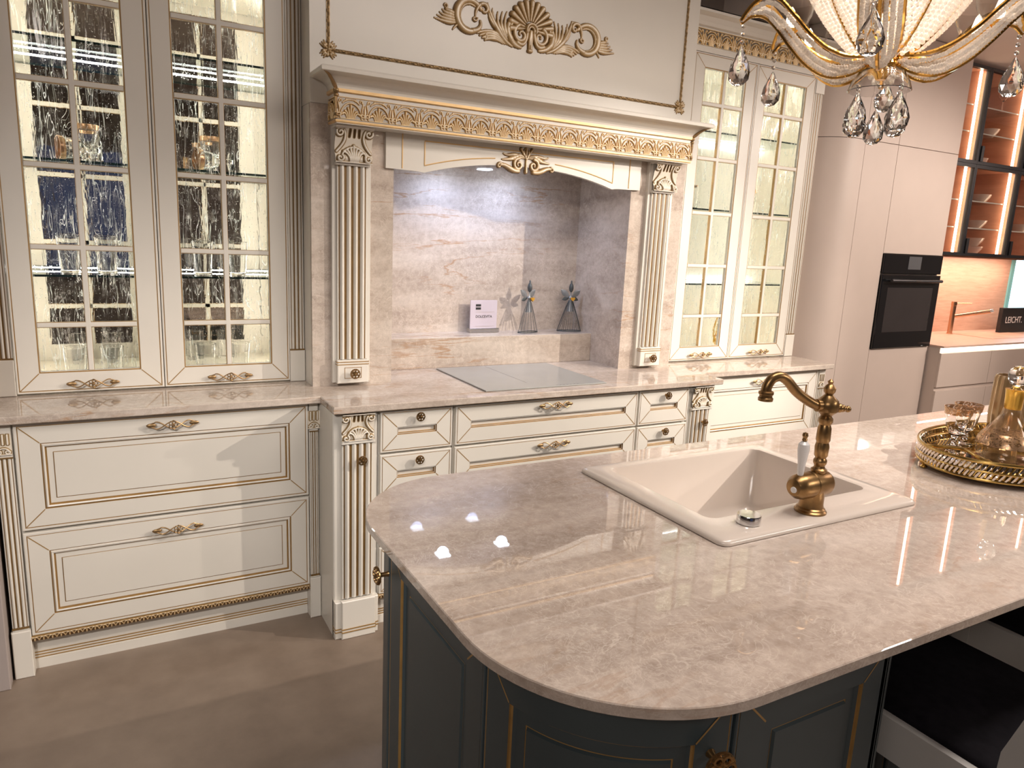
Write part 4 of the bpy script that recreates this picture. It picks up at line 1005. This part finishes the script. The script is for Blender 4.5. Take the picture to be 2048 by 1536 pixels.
# ------------------------------------------------------------------ island sink
def rrect(x0, x1, y0, y1, r, z, n=5):
    P = []
    for cx, cy, a in ((x1-r,y1-r,0),(x0+r,y1-r,90),(x0+r,y0+r,180),(x1-r,y0+r,270)):
        for k in range(n+1): q = math.radians(a+90*k/n); P.append((cx+r*math.cos(q), cy+r*math.sin(q), z))
    return P
ox0, ox1, oy0, oy1 = -.512, .168, -1.688, -1.142; ix0, ix1, iy0, iy1 = -.440, .118, -1.574, -1.185
L = [rrect(ox0+.012,ox1-.012,oy0+.012,oy1-.012,.02,.9205), rrect(ox0,ox1,oy0,oy1,.022,.9215), rrect(ox0,ox1,oy0,oy1,.022,.926), rrect(ox0+.004,ox1-.004,oy0+.004,oy1-.004,.020,.931), rrect(ox0+.010,ox1-.010,oy0+.010,oy1-.010,.018,.9335),
     rrect(ix0-.008,ix1+.008,iy0-.008,iy1+.008,.03,.9335), rrect(ix0-.002,ix1+.002,iy0-.002,iy1+.002,.028,.9315), rrect(ix0,ix1,iy0,iy1,.026,.926), rrect(ix0+.008,ix1-.008,iy0+.008,iy1-.008,.03,.76), rrect(ix0+.03,ix1-.03,iy0+.03,iy1-.03,.03,.735),
     rrect(-.19,-.13,-1.41,-1.35,.029,.730)]
t = thing('ceramic_sink', (-.172, -1.415, .92), 'cream ceramic sink set into the island worktop', 'sink')
part('basin', MB().loft(L, 0, cap1=True), WHITE, t, ang=50)
part('drain', MB().lathe([(.04,0),(.04,.003),(.034,.004),(.030,.001),(.0005,.001)], 20, (-.16,-1.38,.7305)), CHROME, t)
solo('waste_knob', MB().lathe([(.024,0),(.027,.001),(.0275,.018),(.026,.021),(.0005,.0212)], 28, (-.378,-1.628,.9340)), CHROME, (-.378,-1.628,.934), 'round chrome waste control knob on the sink rim', 'knob')
# tap
fx, fy, fz = -.177, -1.633, .9340
t = thing('bronze_tap', (fx, fy, fz), 'antique bronze tap with porcelain lever on the island sink', 'tap')
part('tap_base', MB().lathe([(.037,0),(.037,.004),(.033,.007),(.033,.010),(.029,.013),(.0275,.02),(.0275,.05),(.029,.056)], 28, (fx,fy,fz)), BRASS, t)
bd = MB().lathe([(.004,-.068),(.020,-.064),(.028,-.054),(.031,-.040),(.0315,-.014),(.0300,-.012),(.0300,-.008),(.0315,-.006),(.0315,.038),(.028,.046),(.012,.050),(.001,.051)], 28, (fx-.006,fy,fz+.068), axis='x')
part('mixer_barrel', bd, BRASS, t)
part('ceramic_button', MB().lathe([(.001,-.0705),(.007,-.0695),(.008,-.066)], 14, (fx-.006,fy-.004,fz+.064), axis='x'), PORC, t)
lx = fx-.052
part('porcelain_lever', MB().lathe([(.006,.094),(.0075,.10),(.009,.125),(.0135,.158),(.0125,.172),(.006,.178)], 16, (lx,fy,fz)), PORC, t, 'white porcelain lever')
part('lever_tip', MB().lathe([(.004,.178),(.0065,.182),(.0045,.186),(.007,.192),(.0055,.198),(.0005,.200)], 14, (lx,fy,fz)).lathe([(.009,.085),(.007,.095)], 12, (lx,fy,fz)), BRASS, t)
cx = fx+.012
col = [(.0165,.09),(.0165,.125),(.0185,.128),(.0185,.134),(.013,.138),(.012,.142),(.0155,.150),(.0155,.156),(.012,.162),(.0155,.168),(.0165,.190),(.014,.200),(.0165,.206),(.0155,.235),(.0125,.243),(.0165,.250),(.0165,.258),(.012,.264),(.015,.268),(.024,.276),(.026,.290),(.023,.302),(.012,.312),(.009,.316),(.013,.322),(.014,.330),(.009,.337),(.005,.340),(.007,.346),(.0005,.352)]
part('turned_column', MB().lathe(col, 24, (cx,fy,fz-.03)), BRASS, t)
zc = fz+.258
dirv = Vector((-.965, .26, 0)).normalized()
sp = [(0,0),(.03,.002),(.06,.016),(.09,.036),(.115,.060),(.135,.070),(.155,.064),(.166,.046),(.166,.032)]
def cr(pts, n=5):
    o = []
    for i in range(len(pts)-1):
        p0, p1, p2, p3 = pts[max(i-1,0)], pts[i], pts[i+1], pts[min(i+2,len(pts)-1)]
        for k in range(n):
            u = k/n; o.append(tuple(.5*((2*b)+(-a+c)*u+(2*a-5*b+4*c-d)*u*u+(-a+3*b-3*c+d)*u**3) for a, b, c, d in zip(p0,p1,p2,p3)))
    return o+[pts[-1]]
SP = [(cx+dirv.x*a, fy+dirv.y*a, zc+b) for a, b in cr(sp)]
s_ = MB().tube(SP, [.0115]*len(SP), 14)
tip = SP[-1]; s_.lathe([(.012,.006),(.017,.003),(.017,-.002),(.0145,-.005),(.0145,-.009),(.017,-.012),(.0165,-.018),(.011,-.018),(.0005,-.012)], 18, tip)
s_.tube([(cx+dirv.x*a, fy+dirv.y*a, zc+.0015) for a in (.018,.030)], .015, 14)
part('spout', s_, BRASS, t)
side = MB()
for a, r in ((.018,.0125),(.026,.009),(.033,.011),(.042,.009),(.050,.0065),(.056,.008)): side.sphere((cx-dirv.x*a, fy-dirv.y*a, zc-.002-a*.12), r, 12, 8)
part('side_finial', side, BRASS, t)

# ------------------------------------------------------------------ tray with glassware
tx, ty, ta, tb, tr = .800, -1.590, .335, .225, 0.
def el(a, s, z): 
    x, y = ta*s*math.cos(a), tb*s*math.sin(a); c, q = math.cos(tr), math.sin(tr)
    return (tx+x*c-y*q, ty+x*q+y*c, z)
A = [2*PI*k/96 for k in range(96)]
t = thing('serving_tray', (tx, ty, .92), 'oval mirrored serving tray with gold ribbed gallery rim on the island worktop', 'tray')
part('mirror_plate', MB().prism([el(a, .97, 0)[:2] for a in A], .938, .942), MIRT, t)
rm = MB()
for s, z, r in ((1.0,.9400,.0050),(1.015,.9645,.0042),(1.005,.9900,.0055)): rm.tube([el(a, s, z) for a in A], r, 8, closed=True)
part('rim_rails', rm, TRAYM, t, fix=False)
gb = MB()
for row, (s0, z0, s1, z1) in enumerate(((1.0,.943,1.018,.963),(1.018,.967,1.005,.988))):
    n = 110
    for k in range(n):
        a = 2*PI*k/n; gb.tube([el(a, s0, z0), el(a+.025, (s0+s1)/2+.006, (z0+z1)/2), el(a+.05, s1, z1)], [.0036,.0048,.0036], 5)
part('ribbed_gallery', gb, MIRT, t, kind='stuff', fix=False)
part('gallery_band', MB().loft([[el(a, .994, .941) for a in A], [el(a, 1.006, .965) for a in A], [el(a, .998, .988) for a in A]], 0), TRAYM, t, fix=False)
for k in range(4):
    a = PI/4+k*PI/2+.35; x, y, _ = el(a, .99, 0); part('foot', MB().lathe([(.006,0),(.011,.004),(.006,.010),(.014,.018)], 10, (x, y, .9203)), TRAYM, t)
hl = el(PI, 1.0, .99)
for e in (0, PI):
    c = el(e, 1, .991); part('handle', MB().tube([Vector(el(e+q*.42, 1-.16*math.cos(q*PI/2)**2, .992+.010*math.cos(q*PI/2))) for q in [-1+k/6 for k in range(13)]], .005, 8), TRAYM, t)
def big_goblet(x, y, label):
    g = thing('crystal_goblet', (x, y, .9422), label, 'glass', 'goblets on the tray')
    pr = [(.036,0),(.037,.005),(.030,.008),(.016,.012),(.012,.018),(.017,.024),(.014,.030),(.018,.036),(.014,.043),(.012,.050),(.020,.058),(.030,.066),(.038,.090),(.044,.130),(.052,.168),(.0505,.168),(.042,.130),(.036,.092),(.026,.072),(.0005,.069)]
    k = .80; pr = [(a*k, b*k) for a, b in pr]
    part('bowl', MB().lathe(pr, 32, (x,y,.9422), flute=lambda j, z: (.022*math.cos(j*PI/2) if .044 < z < .104 else 0)), TUMB, g)
    part('gilt_band', MB().lathe([(a*k, b*k) for a, b in [(.0480,.140),(.0532,.166),(.0530,.1692),(.0500,.1692),(.0498,.1660),(.0470,.141)]], 32, (x,y,.9422)), thin_gilt, g)
def gilt_glass():
    m, nt, out = newmat('etched_gilt_band'); v = coords(nt, (1,1,1), 'Object')
    n = noise(nt, v, 95, 3, .6, 1.5); r = ramp(nt, [(.42,(0,0,0)),(.52,(1,1,1))], n.outputs[0])
    tr_ = N(nt, 'BsdfTransparent'); p = N(nt, 'BsdfPrincipled'); p.inputs['Base Color'].default_value = (.60,.38,.22,1); p.inputs['Metallic'].default_value = .8; p.inputs['Roughness'].default_value = .25
    s = N(nt, 'MixShader'); nt.links.new(r.outputs[0], s.inputs[0]); nt.links.new(tr_.outputs[0], s.inputs[1]); nt.links.new(p.outputs[0], s.inputs[2]); nt.links.new(s.outputs[0], out.inputs[0]); return m
thin_gilt = gilt_glass()
big_goblet(.735, -1.442, 'gilt-banded crystal goblet at the front of the tray beside the decanter')
big_goblet(.822, -1.424, 'gilt-banded crystal goblet behind the other one on the tray')
dx, dy, dz = .775, -1.575, .9422; DK = .83
t = thing('decanter', (dx, dy, dz), 'crystal decanter with amber gilding and ball stopper on the tray', 'decanter')
pr = [(.070,0),(.088,.006),(.098,.030),(.096,.060),(.080,.095),(.055,.130),(.034,.165),(.027,.200),(.028,.235),(.030,.262),(.027,.262),(.024,.235),(.023,.200),(.030,.165),(.051,.128),(.076,.092),(.090,.060),(.092,.030),(.082,.012),(.0005,.010)]
part('bottle', MB().lathe([(a*DK, b*DK) for a, b in pr], 36, (dx,dy,dz)), DECG, t)
part('gilt_collar', MB().lathe([(a*DK, b*DK) for a, b in [(.0280,.190),(.0290,.200),(.0300,.235),(.0320,.258),(.0335,.2635),(.0270,.2640)]], 32, (dx,dy,dz)), AMBER, t, 'amber gilt collar')
part('gilt_shoulder', MB().lathe([(a*DK, b*DK) for a, b in [(.0985,.055),(.0940,.072),(.0850,.090),(.0780,.100)]], 36, (dx,dy,dz)), thin_gilt, t)
part('stopper', MB().lathe([(a*DK, b*DK) for a, b in [(.022,.225),(.024,.262),(.014,.270),(.013,.276),(.022,.282),(.031,.300),(.033,.315),(.030,.332),(.018,.346),(.0005,.350)]], 28, (dx,dy,dz)), CRYS, t)
t = thing('amber_tumbler', (.905, -1.66, .9422), 'small crystal glass with amber gilding beside the decanter', 'glass')
part('bowl', MB().lathe([(.038,0),(.040,.004),(.044,.09),(.0425,.09),(.038,.010),(.0005,.010)], 28, (.905,-1.66,.9422)), TUMB, t)
part('gilt_band', MB().lathe([(.0437,.060),(.0445,.0905),(.0420,.0905),(.0425,.060)], 28, (.905,-1.66,.9422)), AMBER, t)
solo('ribbed_vase', MB().lathe([(.035,0),(.045,.01),(.052,.10),(.050,.22),(.046,.232),(.043,.232),(.046,.20),(.040,.02),(.0005,.015)], 64, (.955,-1.475,.9422), flute=lambda j, z: .03*math.cos(j*PI/2)), plain('ribbed_bronze_glass', (.40,.26,.13), .15, .6, var=.2), (.955,-1.475,.9422), 'ribbed brown vase standing behind the decanter', 'vase')

# ------------------------------------------------------------------ bar chairs
def chair(x, y, rz, label):
    t = thing('bar_chair', (x, y, 0), label, 'chair', 'bar chairs at the island'); t.rotation_euler = (0,0,rz)
    w, d, z = .205, .20, .60
    st = MB(); 
    L = [[(x+sx*(w-.004-i), y+sy*(d-.004-i), zz) for sx, sy in ((-1,-1),(1,-1),(1,1),(-1,1))] for i, zz in ((.0,z),(0,z+.035),(.006,z+.046),(.02,z+.052))]
    part('seat', st.loft(L, 0, cap0=True, cap1=True), BLACKF, t, 'black upholstered seat', ang=60)
    fr = MB()
    for s in (-1, 1): fr.cbox(x+s*w-.014, x+s*w+.014, y-d-.012, y+d, z-.055, z+.032, .004)
    fr.box(x-w, x+w, y+d-.022, y+d+.004, z-.055, z+.030).box(x-w, x+w, y-d-.010, y-d+.012, z-.055, z+.030)
    part('seat_frame', fr, CHAIRW, t)
    for s in (-1, 1):
        part('leg', MB().loft([[(x+s*(w-.004)+a*q, y+d-.012+b*q, zz) for a, b in ((-1,-1),(1,-1),(1,1),(-1,1))] for zz, q in ((0,.014),(z-.05,.020),(z+.02,.020))], 0, cap0=True, cap1=True), CHAIRW, t)
        # rear leg sweeping into the back post
        cv_ = [(-d-.075,0,.014),(-d-.02,.32,.018),(-d-.004,z,.026),(-d-.012,z+.10,.030),(-d-.05,z+.24,.026),(-d-.10,z+.44,.020)]
        part('leg', MB().loft([[(x+s*(w+.002)+a*.014, y+yy+b*q, zz) for a, b in ((-1,-1),(1,-1),(1,1),(-1,1))] for yy, zz, q in cv_], 0, cap0=True, cap1=True), CHAIRW, t, ang=50)
    bk = MB()
    part('backrest', MB().loft([[(x+a*w*.97, y+yy+b*.010, zz) for a, b in ((-1,-1),(1,-1),(1,1),(-1,1))] for yy, zz in ((-d-.055,z+.26),(-d-.095,z+.42))], 0, cap0=True, cap1=True), CHAIRW, t)
    for zz, yy in ((.22, d-.012), (.30, -d-.02)): part('stretcher', MB().box(x-w, x+w, y+yy-.012, y+yy+.012, zz-.014, zz+.014), CHAIRW, t)
    for s in (-1, 1): part('stretcher', MB().box(x+s*w-.010, x+s*w+.010, y-d-.02, y+d-.01, .25, .278), CHAIRW, t)
chair(-.075, -1.985, 0, 'off-white bar chair with black seat nearest the dark island cabinet')
chair(.52, -1.965, 0, 'off-white bar chair with black seat partly hidden behind the nearest one')

# ------------------------------------------------------------------ chandelier
hx, hy, hz = -.093, -1.601, 1.953
t = thing('crystal_chandelier', (hx, hy, hz), 'gold and crystal bead chandelier hanging above the island', 'chandelier')
Rv = Vector((.875,-.482,0)).normalized(); Fv = Vector((.482,.875,0)).normalized()
def ch(al, rr, zz): a = math.radians(al); d = Rv*math.cos(a)+Fv*math.sin(a); return Vector((hx,hy,hz))+d*rr+Vector((0,0,zz))
part('stem', MB().lathe([(.010,-.03),(.016,-.02),(.030,-.010),(.034,.0),(.026,.012),(.020,.03),(.024,.05),(.014,.07),(.010,.12),(.010,CEIL-hz-.03),(.05,CEIL-hz-.028),(.055,CEIL-hz-.003)], 20, (hx,hy,hz)), CH_GOLD, t)
part('glass_bell', MB().lathe([(.012,.004),(.030,.0),(.048,-.012),(.060,-.032),(.066,-.050),(.064,-.051),(.057,-.032),(.045,-.014),(.028,-.004),(.012,-.001)], 36, (hx,hy,hz-.004)), TUMB, t)
# beaded body: petals between gold ribs
def brad(q): return .020+.21*q**.6
for k in range(8):
    a = k*45+10
    part('rib', MB().tube([ch(a, brad(q), .005+.30*q) for q in [i/12 for i in range(13)]], .0035, 6), CH_GOLD, t)
bd = MB()
for i in range(34):
    q = i/33*.8; r = brad(q)*1.0; n = max(10, int(2*PI*r/.0105))
    for k in range(n):
        a = 360*(k+.5*(i % 2))/n; bd.ball(ch(a, r*(1+.10*abs(math.sin(math.radians(4*(a-10))))), .008+.30*q), .0052, 0, 1)
l_ = bpy.data.lights.new('body_fill_light', 'POINT'); l_.energy = 1.0; l_.shadow_soft_size = .03; l_.color = (1,.85,.68)  # lamp added inside the body so the beads glow
lo_ = bpy.data.objects.new('body_fill_light', l_); COL.objects.link(lo_); lo_.location = (hx, hy, hz+.20)
part('bead_body', bd, BEAD, t, kind='stuff', fix=False)
def pend(me_parent, p, ln, s):
    mb = MB(); n = max(2, int(ln/.016)); 
    for k in range(n): mb.ball((p[0],p[1],p[2]-(k+.5)*ln/n), .0055, 0, 1)
    o = part('bead_chain', mb, CRYS, me_parent, fix=False)
    place('crystal_drop', DROP, (p[0],p[1],p[2]-ln), me_parent, (0,0,math.atan2(-1.1,-1.52)-PI/2+random.uniform(-.45,.45))).scale = (s,)*3
def drop_mesh():
    prof = [(.0005,0),(.0045,-.006),(.0115,-.020),(.0205,-.038),(.0250,-.056),(.0230,-.072),(.0130,-.083),(.0005,-.086)]
    mb = MB(); n = 10; vs = []; 
    for i, (r, z) in enumerate(prof):
        for j in range(n): a = 2*PI*(j+.5*(i % 2))/n; vs.append((r*math.cos(a), r*math.sin(a)*.62, z))
    fs = []
    for i in range(len(prof)-1):
        for j in range(n):
            k = (j+1) % n; a, b, c, d = i*n+j, i*n+k, (i+1)*n+k, (i+1)*n+j
            if i % 2 == 0: fs += [(a,b,d),(b,c,d)]
            else: fs += [(a,b,c),(a,c,d)]
    mb.add(vs, fs); return mesh('crystal_drop', mb, CRYS, smooth=False)
DROP = drop_mesh()
arm_prof = [(.028,.004),(.07,-.018),(.115,-.022),(.16,.000),(.20,.038),(.235,.078),(.262,.100),(.290,.102),(.312,.086)]
arm_w = [.010,.026,.036,.040,.040,.036,.028,.016,.003]
def arm(al):
    ctr = cr([(r, z) for r, z in arm_prof], 4); W = np.interp(np.linspace(0,1,len(ctr)), np.linspace(0,1,len(arm_w)), arm_w)
    a = math.radians(al); tang = -Rv*math.sin(a)+Fv*math.cos(a)
    def P(i, s, lift=0): r, z = ctr[i]; return ch(al, r, z+lift+(.046*s*s*W[i]/.04))+tang*(s*W[i])
    g = MB()
    for s in (-1, 1): g.tube([P(i, s) for i in range(len(ctr))], .0045, 6)
    g.tube([P(i, 0, -.004) for i in range(len(ctr))], .0042, 6)
    g.ball(tuple(ch(al, .030, .006)), .012)
    o = part('arm', g, CH_GOLD, t, fix=False)
    b = MB()
    fine = 3; m = len(ctr)
    for i in range(m*2-2):
        i0 = i//2; f = (i % 2)*.5
        wv = W[i0]*(1-f)+W[min(i0+1,m-1)]*f; n = max(1, int(2*wv/.0105))
        for k in range(n):
            s = -1+2*(k+.5)/n; p = P(i0, s)*(1-f)+P(min(i0+1,m-1), s)*f; b.ball(tuple(p), .0056, 0, 1)
    q = part('bead_filling', b, BEAD, o, fix=False); q['kind'] = 'stuff'
    e = ch(al, .306, .086); pend(o, (e.x, e.y, e.z), .050, 1.0)
    c = ch(al, .205, .052); cup = MB().lathe([(.006,0),(.014,.012),(.020,.018)], 16, tuple(c)); part('cup_holder', cup, CH_GOLD, o)
    part('fill_bulb', MB().lathe([(.004,.016),(.009,.024),(.011,.040),(.006,.058),(.0005,.066)], 12, tuple(c)), FILL_BULB, o)  # glowing bulb added to brighten the beaded arm
    part('glass_cup', MB().lathe([(.014,.018),(.034,.026),(.044,.048),(.047,.075),(.0455,.075),(.042,.048),(.032,.029),(.014,.021)], 24, tuple(c)), CLEAR, o)
for al in (172, 120, 62, 4, -30, 240): arm(al)
for al, rr in ((200,.058),(110,.060),(20,.060),(290,.060)):
    p = ch(al, rr, -.048); pend(t, tuple(p), .014, 1.0)
p = ch(0, 0, -.036); pend(t, tuple(p), .056, .9)
